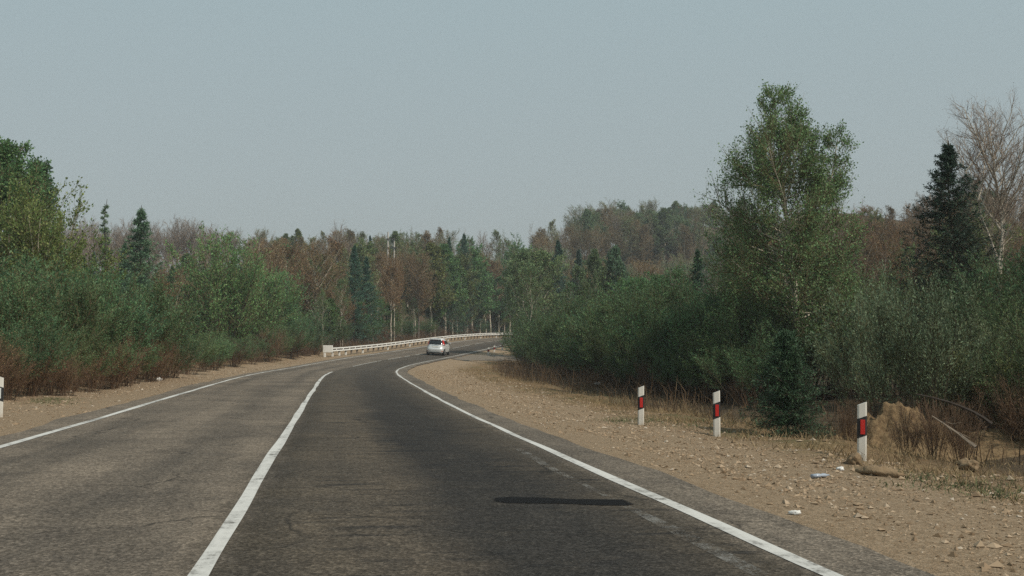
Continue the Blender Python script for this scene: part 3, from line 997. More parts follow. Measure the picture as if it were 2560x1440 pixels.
solo('birch_tree', make_tree(12, 1.9, lambda h: np.interp(h, [0, .55, .62, .75, .88, 1], [.1, .3, .9, 1.1, .9, .4]), limbs=30, t0=.56, elev=.75, up=.3, sub=9, twig=8, leafn=1, leaf=(.05, .03),
     tr=.13, twig_r=.0055, bark='bark_birch', twigm='twig_grey', leafm='bud', seed=301, fork=2, limb_r=.6), 12, 2505, 46, 205, (.24, .17, .13),
     'bare birch with reddish twigs against the sky at the right edge', wide=1.0)
solo('larch_tree', make_conifer(8, 1.9, whorls=42, per=7, sub=12, tuft=9, needle=(.09, .026), seed=302, prof=lambda h: np.interp(h, [0, .2, .6, .8, .92, 1], [.9, 1.1, .7, .36, .12, .0]), tr=.09), 8,
     2385, 33, 352, (.024, .044, .029), 'narrow dark conifer standing before the brown hillside at the right', wide=1.0)
solo('willow_tree', make_bush(10, 3.4, stems=44, sub=17, twig=8, leafn=8, leaf=(.14, .085), t0=.14, spread=.34, twig_r=.009, stem_r=.055, seed=303, twigm='twig_olive', barkm='bark_birch', ang=.6), 10,
     62, 46, 430, (.155, .18, .062), 'broad yellow green willow with pale slanting stems at the left edge', wide=.95, parts=('trunk', 'crown'))
solo('poplar_tree', make_tree(10, 2.3, pyram, limbs=54, t0=.1, elev=.75, up=.3, sub=10, twig=7, leafn=7, leaf=(.11, .08), tr=.14, seed=304, bark='bark_aspen', twigm='twig_olive'), 10,
     8, 50, 340, (.10, .165, .070), 'tallest dark green poplar at the left edge, above the yellow green willow', wide=1.0)
solo('poplar_tree', make_tree(9, 1.2, pyram, limbs=36, t0=.1, elev=.8, up=.3, sub=9, twig=7, leafn=6, leaf=(.10, .08), tr=.12, seed=305, bark='bark_aspen', twigm='twig_olive'), 9,
     84, 54, 386, (.085, .145, .07), 'slim green poplar tip rising out of the yellow green willow')

solo('larch_tree', make_conifer(10, 1.7, whorls=22, per=4, sub=8, tuft=6, needle=(.15, .035), seed=309, prof=lambda h: np.clip(.96 - h, 0, 1) ** .9, elev=.2), 10, 258, 92, 508, (.11, .15, .085),
     'thin spired larch on the left, its tip above the grey skyline trees', wide=1.0)
hero('larch', 'larch_tree', 345, 82, 518, (.09, .145, .088), 'bushy dark larch with a pointed tip left of the round green birch', wide=1.25, v=1)
hero('larch', 'larch_tree', 306, 86, 605, (.088, .14, .085), 'shorter dark larch between the spired larch and the bushy larch', wide=.9, v=2)
hero('larch', 'larch_tree', 205, 76, 640, (.075, .12, .066), 'low green larch just right of the yellow green willow', wide=.8, v=2)
hero('larch', 'larch_tree', 425, 92, 662, (.072, .118, .068), 'low broad larch between the bushy larch and the round green birch', wide=.95, v=0)
hero('greenround', 'birch_tree', 548, 87, 566, (.13, .205, .082), 'broad round green birch, the largest crown beside the left shoulder', wide=1.05, v=0)
hero('greenround', 'birch_tree', 622, 90, 584, (.125, .205, .085), 'second round green birch leaning against the broadest one', wide=.85, v=1)
hero('greenround', 'birch_tree', 690, 92, 668, (.10, .185, .086), 'lower green birch at the right end of the round birches', wide=.95, v=0)
hero('greenround', 'birch_tree', 735, 98, 745, (.105, .19, .086), 'smallest round green birch beside the left shoulder', wide=1.1, v=1)
hero('budding', 'birch_tree', 655, 112, 585, TAN, 'tan budding birch peeping over the second round green birch', v=0)
hero('budding', 'birch_tree', 712, 118, 590, (.15, .095, .05), 'tan budding birch with pale spread branches right of the round birches', v=1)
hero('budding', 'birch_tree', 788, 122, 598, RUSSET, 'russet budding birch left of the dark twin firs', v=0)
hero('bare', 'oak_tree', 845, 190, 548, (.1, .08, .07), 'bare dark spreading tree sticking out of the skyline above the guardrail end', v=0, wide=.8)
hero('larch', 'fir_tree', 885, 112, 612, (.048, .10, .072), 'dark blue green fir, the left of two grown together', wide=1.0, v=1)
hero('larch', 'fir_tree', 915, 116, 640, (.048, .10, .072), 'dark blue green fir, the right of two grown together', wide=1.05, v=2)
hero('budding', 'birch_tree', 985, 121, 622, (.18, .115, .062), 'brown budding birch with a white double trunk behind the guardrail', v=0, wide=.75)
hero('budding', 'birch_tree', 1046, 119, 606, (.165, .118, .066), 'rust coloured birch with a pale crooked trunk behind the silver car', v=2)
hero('larch', 'larch_tree', 1122, 131, 590, (.055, .098, .068), 'tall blue green larch right of the rust coloured birch', v=0, wide=.75)
hero('larch', 'larch_tree', 1160, 127, 582, (.052, .100, .070), 'taller and fuller blue green larch with a narrow top', v=1, wide=.8)
hero('budding', 'birch_tree', 1226, 124, 622, (.16, .112, .062), 'rust coloured birch with a leaning pale trunk right of the larches', v=3)
hero('leafy', 'aspen_tree', 1308, 117, 598, (.15, .19, .10), 'pale green aspen with a tall white trunk behind the guardrail end at the hedge', v=0, wide=.95)
hero('leafy', 'aspen_tree', 1352, 119, 622, (.15, .185, .09), 'pale green aspen next right of the tall white trunked one', v=2, wide=1.0)
hero('larch', 'fir_tree', 1395, 128, 598, (.046, .09, .074), 'blue green fir above the left end of the right hedge', v=2, wide=.95)
hero('larch', 'fir_tree', 1446, 132, 622, (.054, .09, .074), 'greyer fir close to the right of the blue green fir', v=0, wide=1.0)
hero('leafy', 'birch_tree', 1490, 112, 620, (.12, .15, .08), 'birch with a bundle of thin white trunks above the right hedge', v=1, wide=.7)
hero('budding', 'birch_tree', 1514, 114, 632, (.16, .13, .075), 'forked white birch with few leaves above the right hedge', v=0, wide=.55)
hero('leafy', 'birch_tree', 1538, 113, 612, (.088, .135, .082), 'green birch with a thick white trunk above the right hedge', v=1, wide=.75)
hero('leafy', 'birch_tree', 1592, 70, 690, (.098, .175, .078), 'bright green young birch above the middle of the right hedge', v=2, wide=1.2)
hero('leafy', 'birch_tree', 1650, 66, 668, (.09, .155, .072), 'green young birch between the bright one and the tall poplar', v=0, wide=1.2)
hero('larch', 'fir_tree', 1745, 60, 620, (.044, .080, .054), 'dark pointed fir left of the tall poplar', v=1, wide=.9)
hero('bare', 'birch_tree', 1168, 178, 566, (.2, .18, .16), 'dead white forked birch on the skyline above the larches', v=1, wide=.25)

KB = 'slender white stemmed birches at the roadside'
for px, D, tp_, lab in ((851, 108, 690, 'slender white stemmed birch just behind the left end of the guardrail'), (806, 104, 720, 'slender white stemmed birch left of the guardrail end panel'),
                        (744, 92, 760, 'slender white stemmed birch in front of the smallest round green birch'), (925, 128, 700, 'slender white stemmed birch behind the guardrail, left of the silver car'),
                        (1262, 150, 690, 'slender white stemmed birch behind the far end of the guardrail'), (1330, 100, 660, 'slender white stemmed birch over the left end of the right hedge'),
                        (1425, 80, 690, 'slender white stemmed birch in the left part of the right hedge'), (1700, 50, 650, 'slender white stemmed birch close to the left of the dark pointed fir'),
                        (222, 62, 700, 'slender white stemmed birch in the shrubs right of the yellow green willow'), (372, 80, 720, 'slender white stemmed birch right of the bushy dark larch')):
    hero('slender', 'birch_tree', px, D, tp_, jc((.10, .155, .072)), lab, group=KB)

# ------------------------------------------------------------------ trees of the forest behind, each set where it stands
ORD = ['first', 'second', 'third', 'fourth', 'fifth', 'sixth', 'seventh', 'eighth', 'ninth', 'tenth', 'eleventh', 'twelfth', 'thirteenth', 'fourteenth', 'fifteenth',
       'sixteenth', 'seventeenth', 'eighteenth', 'nineteenth', 'twentieth', 'twenty-first', 'twenty-second', 'twenty-third', 'twenty-fourth', 'twenty-fifth']
ZONED = {}
KINDN = {'leafy': ('birch_tree', 'birches'), 'budding': ('aspen_tree', 'aspens'), 'slender': ('birch_tree', 'birches'), 'bare': ('oak_tree', 'trees'), 'larch': ('larch_tree', 'larches')}  # budding ones are birches too, only named apart from the leafy ones


def forest(zone, pxs, D, tops, mixk, n, rows=1):
    """n trees per row between two columns; D and tops give a range from the first row to the last; mixk: (weight, kind, colour, colour word, width)"""
    wts = [m_[0] for m_ in mixk]
    for r in range(rows):
        for k in range(n):
            px = pxs[0] + (pxs[1] - pxs[0]) * (k + random.uniform(.1, .9) + (r % 2) * .3) / n
            f = (r + random.uniform(.2, .8)) / rows
            d = D[0] + (D[1] - D[0]) * f
            tp_ = tops[0] + (tops[1] - tops[0]) * f + random.uniform(-24, 22)
            _, kind, c_, word, wd = random.choices(mixk, wts)[0]
            x, y, z = at(px, d)
            s_, o_ = station(x, y)
            if -9.5 < o_[0] < 8.5:
                d = off_road(px, d) + random.uniform(0, 5); x, y, z = at(px, d)
            H = min(15.5, max(5.5, height_to(px, tp_, d, z)))
            ob = put(kind, KINDN[kind][0], x, y, z, H, wd * random.uniform(.85, 1.15), jc(c_))
            ob['category'] = 'tree'
            ZONED.setdefault((zone, word, KINDN[kind][1]), []).append((px, ob))


GREYT = (.2, .16, .13)
forest('on the skyline left of the bushy larch', (150, 345), (205, 250), (548, 560), [(1, 'bare', GREYT, 'bare grey', 1.0)], 7, 2)
forest('on the skyline right of the bushy larch', (350, 545), (205, 250), (552, 562), [(1, 'bare', GREYT, 'bare grey', 1.0)], 7, 2)
forest('on the slope under the grey skyline trees', (165, 560), (150, 195), (610, 590), [(3, 'bare', GREYT, 'bare grey', 1.0), (2, 'budding', (.18, .13, .085), 'tan budding', 1.0)], 10, 1)
MIXW = [(3, 'budding', BROWN, 'brown budding', 1.0), (4, 'budding', GREYG, 'grey green', 1.0), (1.2, 'bare', GREYT, 'bare grey', .9), (1.5, 'leafy', OLIVE, 'olive', 1.0)]
forest('on the skyline above the guardrail end', (560, 860), (185, 245), (590, 574), MIXW, 11, 2)
forest('on the skyline above the silver car', (860, 1160), (190, 245), (594, 577), MIXW, 11, 2)
forest('on the skyline above the far guide posts', (1160, 1440), (185, 245), (592, 568), [(4, 'budding', GREYG, 'grey green', 1.0), (3, 'budding', BROWN, 'brown budding', 1.0), (1, 'bare', GREYT, 'bare grey', .8), (1, 'leafy', GREEN, 'green', 1.)], 10, 2)
MIXF = [(3, 'budding', RUSSET, 'russet budding', 1.0), (3, 'leafy', OLIVE, 'olive', 1.1), (3, 'leafy', GREEN, 'green', 1.1), (.6, 'larch', BLUEG, 'dark', .75), (2, 'slender', GREYG, 'slender pale stemmed', 1.2)]
forest('in the forest wall left of the guardrail', (590, 830), (118, 165), (640, 600), MIXF, 6, 2)
forest('in the forest wall behind the guardrail', (830, 1080), (133, 172), (650, 600), MIXF, 7, 2)
forest('in the forest wall behind the far guide posts', (1080, 1330), (140, 175), (650, 605), MIXF, 7, 2)
MIXY = [(3, 'leafy', GREEN, 'young green', 1.2), (2, 'leafy', OLIVE, 'young olive', 1.1), (2, 'budding', RUSSET, 'young russet', 1.), (3, 'slender', GREYG, 'slender pale stemmed', 1.2)]
forest('behind the guardrail left of the car', (770, 1050), (114, 124), (745, 725), MIXY, 9, 1)
forest('behind the guardrail right of the car', (1060, 1330), (128, 138), (745, 730), MIXY, 9, 1)
MIXH = [(6, 'budding', BROWN, 'brown budding', 1.0), (.6, 'bare', GREYT, 'bare grey', .9), (2.6, 'budding', GREYG, 'grey green', 1.0), (1, 'leafy', (.11, .15, .08), 'green', 1.)]
MIXS = [(4, 'budding', GREYG, 'grey green', 1.0), (4, 'leafy', (.11, .15, .08), 'green', 1.0), (2, 'budding', BROWN, 'brown budding', 1.0), (1, 'bare', GREYT, 'bare grey', .9)]
forest('on the skyline left of the tall poplar', (1430, 1860), (240, 300), (540, 506), MIXS, 20, 4)
forest('on the hillside above the right hedge', (1330, 1580), (200, 245), (640, 548), MIXH, 7, 4)
forest('on the hillside left of the tall poplar', (1580, 1850), (205, 245), (640, 545), MIXH, 7, 4)
forest('high on the hillside left of the tall poplar', (1570, 1850), (250, 292), (610, 535), MIXH, 7, 3)
forest('high on the hillside above the right hedge', (1335, 1570), (238, 285), (600, 548), MIXH, 7, 2)
forest('low behind the right hedge', (1340, 1850), (120, 165), (690, 640), [(2, 'budding', GREYG, 'grey green', 1.0), (3, 'budding', BROWN, 'brown budding', 1.0)], 12, 1)
forest('behind the tall poplar', (1840, 2140), (95, 170), (600, 510), MIXH, 5, 3)
MIXR = [(6, 'budding', (.15, .10, .055), 'brown budding', 1.0), (1, 'leafy', OLIVE, 'olive', 1.0)]
forest('on the brown hill right of the poplar', (2130, 2370), (75, 150), (600, 475), MIXR, 6, 4)
forest('on the brown hill right of the dark conifer', (2370, 2620), (75, 140), (560, 445), MIXR, 6, 4)
MIXL = [(3, 'leafy', GREEN, 'green', 1.2), (2, 'larch', DEEP, 'dark', .75), (2, 'leafy', OLIVE, 'olive', 1.1), (1, 'budding', RUSSET, 'russet budding', 1.)]
forest('left of the bushy larch', (120, 420), (78, 120), (700, 640), MIXL, 6, 2)
forest('behind the broad round birch', (400, 600), (105, 140), (690, 650), MIXL, 5, 2)
for (zone, word, nm), lst in ZONED.items():
    lst.sort(key=lambda e: e[0])
    for k, (px, ob) in enumerate(lst):
        one = nm[:-2] if nm.endswith('ches') else nm[:-1]
        if len(lst) == 1: lab = 'the only %s %s %s' % (word, one, zone)
        elif k == len(lst) - 1: lab = 'rightmost %s %s %s' % (word, one, zone)
        else: lab = '%s %s %s from the left %s' % (ORD[min(k, 19)], word, one, zone)
        ob['label'] = lab
        if len(lst) > 1: ob['group'] = '%s %s %s' % (word, nm, zone)

# ------------------------------------------------------------------ roadside shrubs
SH = {}


def shrub(side, row, px, D, top, color, kind='willow', wide=1.0, word='green willow', x=None, Hs=None):
    if x is None: x, y, z = at(px, D)
    else: x, y, z = x
    H = Hs or max(1.0, height_to(px, top, D, z))
    o_ = put(kind, 'dry_shrub' if kind == 'brush' else 'willow_shrub', x, y, z - .05, H, wide, color, parts=('stems', 'foliage'))
    o_['category'] = 'shrub'
    SH.setdefault((side, row, word), []).append((px, o_))


def row(side, rown, pts, n, tops, color, wide=1.0, kind=None, word='green willow', dd=0.0, jt=30):
    """shrubs along the foot points pts (px, py) with the tops interpolated; dd metres farther back"""
    kind = kind or ('willow' if side == 'left' else 'sapling')
    pp = [p[0] for p in pts]
    base = [hit(*p) for p in pts]
    Ds = [b[3] for b in base]
    for k in range(n):
        f = (k + random.uniform(.25, .75)) / n
        # even spacing on the ground
        ii_ = f * (len(pts) - 1)
        px = float(np.interp(ii_, range(len(pts)), pp)); D = float(np.interp(ii_, range(len(pts)), Ds)) + dd + random.uniform(-.4, .6)
        tp_ = float(np.interp(px, [t__[0] for t__ in tops], [t__[1] for t__ in tops])) + random.uniform(-jt, jt)
        shrub(side, rown, px, D, tp_, jc(color, .3), kind, wide * random.uniform(.85, 1.15), word)


LB = [(-60, 1012), (60, 1000), (180, 988), (300, 972), (400, 953), (480, 935), (560, 922), (640, 910), (700, 903), (760, 894), (805, 886)]
row('left', 'front', LB[:6], 11, [(-60, 770), (60, 790), (180, 790), (300, 800), (350, 850), (420, 800), (480, 800)], (.085, .132, .064), wide=1.15, dd=1.4)
row('left', 'second', LB[:5], 11, [(-60, 690), (60, 680), (180, 690), (300, 700), (400, 720)], (.080, .130, .064), wide=1.0, dd=4.5)
row('left', 'back', LB[:5], 8, [(-60, 610), (60, 600), (180, 640), (300, 670), (400, 690)], (.082, .132, .066), wide=1.0, dd=8.5)
row('left', 'low', LB[5:], 13, [(480, 830), (560, 840), (640, 830), (700, 820), (760, 800), (805, 800)], (.085, .140, .070), wide=1.2, dd=1.0)
row('left', 'front', LB[:7], 14, [(-60, 830), (60, 840), (300, 860), (340, 790), (400, 850), (560, 860)], (.21, .125, .062), wide=1.1, dd=.4, kind='brush', word='red brown dry')
row('left', 'front', LB[6:], 6, [(560, 850), (805, 815)], (.13, .088, .052), wide=1.1, dd=.6, kind='brush', word='red brown dry')
RB = [(1312, 912), (1330, 920), (1400, 938), (1460, 950), (1540, 968), (1600, 985), (1700, 1000), (1800, 1008), (1900, 1022)]
row('right', 'front', RB, 24, [(1290, 812), (1340, 800), (1400, 805), (1460, 800), (1540, 790), (1600, 800), (1700, 800), (1800, 800), (1900, 790)], (.078, .122, .056), wide=1.15, dd=.6)
row('right', 'second', RB, 22, [(1290, 800), (1340, 775), (1400, 760), (1460, 735), (1540, 720), (1620, 715), (1700, 700), (1800, 690), (1900, 700)], (.080, .130, .060), wide=1.05, dd=3.0)
row('right', 'back', RB[1:], 19, [(1340, 770), (1400, 750), (1460, 715), (1540, 690), (1620, 690), (1700, 650), (1800, 640), (1900, 640)], (.074, .122, .060), wide=1.0, dd=6.5)
row('right', 'front', RB, 12, [(1290, 870), (1400, 890), (1540, 905), (1700, 910), (1900, 920)], (.13, .085, .048), wide=1.0, dd=.2, kind='brush', word='red brown dry')
TB = [(1890, 1030), (2000, 1020), (2100, 1005), (2180, 1005), (2300, 1040), (2420, 1085), (2520, 1120), (2640, 1150)]
row('thicket', 'front', TB[4:], 8, [(2180, 830), (2300, 800), (2420, 790), (2640, 760)], (.10, .12, .055), wide=1.05, dd=1.4)
row('thicket', 'second', TB, 14, [(1890, 760), (2000, 770), (2180, 700), (2300, 690), (2420, 700), (2640, 660)], (.078, .115, .055), wide=1.0, dd=4.5)
row('thicket', 'back', TB, 17, [(1890, 680), (2000, 700), (2180, 640), (2300, 640), (2420, 640), (2640, 560)], (.066, .105, .052), wide=1.0, dd=8.5)
row('thicket', 'front', TB[4:], 9, [(2180, 930), (2300, 920), (2420, 930), (2640, 930)], (.13, .09, .048), wide=1.1, dd=.8, kind='brush', word='brown dry')
for px, D, tp_ in ((2262, 19.0, 985), (2330, 18.6, 975), (2400, 18.2, 985), (2120, 21.0, 985)):
    shrub('thicket', 'mound', px, D, tp_, jc((.12, .085, .05), .2), 'brush', .8, 'brown dry')
for px, D, tp_ in ((2215, 23, 640), (2330, 22, 655), (2430, 24, 690), (2170, 26, 690)):
    shrub('thicket', 'pale', px, D, tp_, jc((.14, .155, .095), .1), kind='sapling', word='silvery leaved', wide=.8)

for k in range(44):
    s_ = 88 + (k + random.random()) * 2.9
    p_ = road_pt(s_, -9.0 - random.uniform(0, 3.5))
    px, py, D = proj(p_)
    if px > 1345: break
    br = k % 5 < 3
    zz1 = gz1(p_[0], p_[1])
    shrub('rail', 'a', px, D, 720 - 0, jc((.135, .085, .05) if br else (.085, .14, .068)), 'brush' if br else 'willow', 1.1, 'red brown dry' if br else 'green willow',
          x=(p_[0], p_[1], zz1), Hs=random.uniform(1.3, 2.4) if br else random.uniform(2.2, 4.5))
SIDEN = {('thicket', 'mound'): 'on the earth mound', ('rail', 'a'): 'behind the white guardrail', ('left', 'low'): 'low before the round green birches', ('left', 'front'): 'along the left gravel shoulder', ('left', 'second'): 'in the second row left of the road', ('left', 'back'): 'in the back row left of the road',
         ('right', 'front'): 'along the foot of the right hedge', ('right', 'second'): 'in the second row of the right hedge', ('right', 'back'): 'in the back row of the right hedge',
         ('thicket', 'front'): 'before the thicket at the right edge', ('thicket', 'second'): 'in the thicket behind the earth mound', ('thicket', 'back'): 'deep in the thicket beside the poplar',
         ('thicket', 'pale'): 'below the narrow dark conifer'}
for (side, rown, word), lst in SH.items():
    lst.sort(key=lambda e: e[0])
    for k, (px, ob) in enumerate(lst):
        ob['label'] = ('rightmost %s shrub %s' % (word, SIDEN[(side, rown)])) if k == len(lst) - 1 else '%s %s shrub from the left %s' % (ORD[min(k, 24)], word, SIDEN[(side, rown)])
        ob['group'] = '%s shrubs %s' % (word, SIDEN[(side, rown)])
#@@THINGS

# ------------------------------------------------------------------ white guardrail along the outside of the bend
M['white_paint'] = new_mat('white_painted_steel', (.80, .78, .73), .5, 0, .4)
t = NT(M['white_paint']); P_ = t.pos()
t.color(t.mix(t.ramp(t.noise(P_, 2.5, 5, .7), [(.55, 0.), (.8, .5)]), (.80, .78, .73), (.45, .40, .35)))
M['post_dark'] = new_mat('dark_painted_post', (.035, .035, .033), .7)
M['post_grey'] = new_mat('weathered_post', (.24, .19, .145), .85)
t = NT(M['post_grey']); P_ = t.pos()
t.color(t.mix(t.noise(P_, 6, 4, .7), (.15, .115, .085), (.32, .26, .2)))


def rail_off(s): return np.interp(s, [99, 105, 116, 300], [-5.55, -5.15, -4.85, -4.85])


def gprofile(S, prof_pts):
    """sweep of an (offset, height) profile along the guardrail line"""
    mb_ = MB()
    base = [gz1(*road_pt(np.array([s_]), rail_off(s_))[0][:2]) for s_ in S]
    base = np.convolve(np.pad(base, 4, mode='edge'), np.ones(9) / 9, 'valid')
    base = np.maximum(base, road_pt(S, rail_off(S))[:, 2] - .12)
    V = []
    for (do, dz) in prof_pts:
        p = road_pt(S, rail_off(S) + do); p[:, 2] = base + dz
        V.append(p)
    V = np.stack(V, 1); n, k = V.shape[:2]
    ii = np.arange(n * k).reshape(n, k)
    jn = np.roll(ii, -1, 1)
    qq = np.stack([ii[:-1], jn[:-1], jn[1:], ii[1:]], -1).reshape(-1, 4)
    mb_.add(V.reshape(-1, 3), qq)
    # end caps
    for e in (0, n - 1):
        c = V[e].mean(0)
        mb_.add(np.vstack([c[None], V[e]]), None, [(0, 1 + i, 1 + (i + 1) % k) for i in range(k)])
    return mb_, base


gr = link('guardrail')
x0_, y0_, _z = road_pt(np.array([99.]), rail_off(99.))[0]
gr.location = (0, 0, 0)
tag(gr, 'long white double band guardrail on short posts around the outside of the bend', 'guardrail')
S = np.arange(100.2, 232, .8)


def band(z):
    a = np.linspace(0, 2 * math.pi, 10, endpoint=False)
    return [(.045 + .05 * math.cos(t__), z + .062 * math.sin(t__)) for t__ in a]


mb, base_ = gprofile(S, band(.70)); mb.build('upper_rail', M['white_paint'], gr, True)
mb, _ = gprofile(S, band(.47)); mb.build('lower_rail', M['white_paint'], gr, True)
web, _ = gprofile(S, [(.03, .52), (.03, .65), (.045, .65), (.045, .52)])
m = new_mat('shaded_web', (.16, .145, .13), .7); web.build('rail_web', m, gr)  # web between the bands; shade of the gap put into its dark colour
gb = lambda s_: float(np.interp(s_, S, base_))
k = 0
s_ = 101.6
while s_ < 228:
    p = road_pt(np.array([s_]), rail_off(s_))[0]
    th_ = float(sample(s_)[3]); b0 = gb(s_)
    mb = MB(); mb.box((p[0] + .07 * math.cos(th_), p[1] - .07 * math.sin(th_), b0 + .585), (.07, .16, .15), -th_, bev=.01)
    mb.build('spacer', M['white_paint'], gr)
    if k % 1 == 0:
        q_ = road_pt(np.array([s_ - .7]), rail_off(s_) - .12)[0]
        zg = gz1(q_[0], q_[1])
        mb = MB(); mb.box((q_[0], q_[1], (zg - .2 + b0 + .30) / 2), (.15, .17, b0 + .30 - zg + .2), -th_, bev=.012)
        po = mb.build('post', M['white_paint'] if (k % 4 in (1, 2) and k < 6) or k % 5 == 0 or k > 48 else M['post_grey'], gr)
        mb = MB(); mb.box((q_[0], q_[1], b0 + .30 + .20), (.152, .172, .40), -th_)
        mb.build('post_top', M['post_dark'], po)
    s_ += 2.0; k += 1
# white end panel on its own thick post
p = road_pt(np.array([99.3]), rail_off(99.3))[0]
zg = gz1(p[0], p[1]); th_ = float(sample(99.3)[3])
mb = MB(); mb.box((p[0], p[1], zg + .70), (.86, .16, .62), -YAW + .05, bev=.02)
ep = mb.build('end_panel', M['white_paint'], gr)
p2 = np.array(p) - np.array([.26, 0, 0])
mb = MB(); mb.box((p2[0], p2[1], zg + .07), (.19, .14, .56), -YAW, bev=.015)
mb.build('end_post', M['white_paint'], gr)

# ------------------------------------------------------------------ guide posts
M['plastic_white'] = new_mat('white_plastic', (.66, .63, .565), .55, 0, .35)
t = NT(M['plastic_white']); o_c = t.obj()
sz = t.n('ShaderNodeSeparateXYZ'); t.l(o_c, sz.inputs[0])
dirt = t.math('MULTIPLY', t.ramp(sz.outputs['Z'], [(.02, 1.), (.33, 0.)]), t.ramp(t.noise(o_c, 14, 5, .7), [(.35, .1), (.75, 1.)]))
t.color(t.mix(t.math('MULTIPLY', dirt, .7), (.66, .63, .565), (.33, .26, .18)))
M['plastic_black'] = new_mat('black_plastic', (.028, .027, .027), .6, 0, .3)
M['reflector_red'] = new_mat('red_reflector', (.52, .018, .012), .35, 0, .5)
M['reflector_white'] = new_mat('white_reflector', (.62, .64, .62), .3, 0, .5)


def prism(mb_, w_, d_, zl0, zr0, zl1, zr1, cx=0.0, cy=0.0):
    """upright prism with slanted lower and upper faces (heights at the left and the right side)"""
    b = min(.02, w_ * .2)
    xs = [(-w_ / 2 + b, -d_ / 2), (w_ / 2 - b, -d_ / 2), (w_ / 2, -d_ / 2 + b), (w_ / 2, d_ / 2 - b), (w_ / 2 - b, d_ / 2), (-w_ / 2 + b, d_ / 2), (-w_ / 2, d_ / 2 - b), (-w_ / 2, -d_ / 2 + b)]
    zf = lambda x, l, r_: l + (r_ - l) * (x + w_ / 2) / w_
    v = [(x + cx, y + cy, zf(x, zl0, zr0)) for x, y in xs] + [(x + cx, y + cy, zf(x, zl1, zr1)) for x, y in xs]
    qq = [(i, (i + 1) % 8, 8 + (i + 1) % 8, 8 + i) for i in range(8)]
    tt_ = [(0, i + 1, i) for i in range(1, 7)] + [(8, 8 + i, 9 + i) for i in range(1, 7)]
    mb_.add(v, qq, tt_)


def guide_post(px, D, top, label, slope=.05, red=True, group=None, so_=None, w_=.125, lean=0.0):
    if so_: x, y, _z = road_pt(np.array([so_[0]]), so_[1])[0]; z = gz1(x, y); D = float(proj((x, y, z))[2])
    else: x, y, z = at(px, D)
    h = height_to(px, top, D, z)
    root = link('guide_post'); root.location = (x, y, z); root.rotation_euler = (0, lean, -math.atan2(x, y) * .8)
    mb_ = MB(); prism(mb_, w_, .085, -.2, -.2, h - abs(slope) * (slope > 0), h - abs(slope) * (slope < 0)); mb_.build('post', M['plastic_white'], root)
    k_ = h / .78
    a0, a1 = .315 * k_, .575 * k_
    mb_ = MB(); prism(mb_, w_ + .006, .091, a0 - slope / 2, a0 + slope / 2, a1 - slope / 2, a1 + slope / 2)
    bnd = mb_.build('black_band', M['plastic_black'], root)
    mb_ = MB(); mb_.box((.005, -.0505, (a0 + a1) / 2), (.062, .010, .195 * k_), bev=.003)
    mb_.build('reflector', M['reflector_red'] if red else M['reflector_white'], bnd)
    return tag(root, label, 'guide post', group)


GPG = 'red banded guide posts along the right shoulder'
guide_post(2150, 16.0, 1004, 'nearest white guide post with red reflector, by the lump of earth', group=GPG, lean=.02)
guide_post(1790, 20.7, 976, 'white guide post with red reflector in the middle of the near three', group=GPG)
guide_post(1601, 23.3, 964, 'white guide post with red reflector, leftmost of the near three', group=GPG, lean=.01)
guide_post(1221, 0, 868, 'far small guide post at the mouth of the side road', group=GPG, so_=(122.1, 5.62), w_=.21)
guide_post(1234.5, 0, 863.5, 'far small guide post between two others beyond the side road', group=GPG, so_=(127.9, 5.35), w_=.19)
guide_post(1254.5, 0, 856, 'farthest small guide post, beside the end of the right hedge', group=GPG, so_=(134.3, 5.25), w_=.21)
guide_post(0, 21.0, 938, 'guide post with a white reflector at the left edge', slope=-.05, red=False, w_=.15)

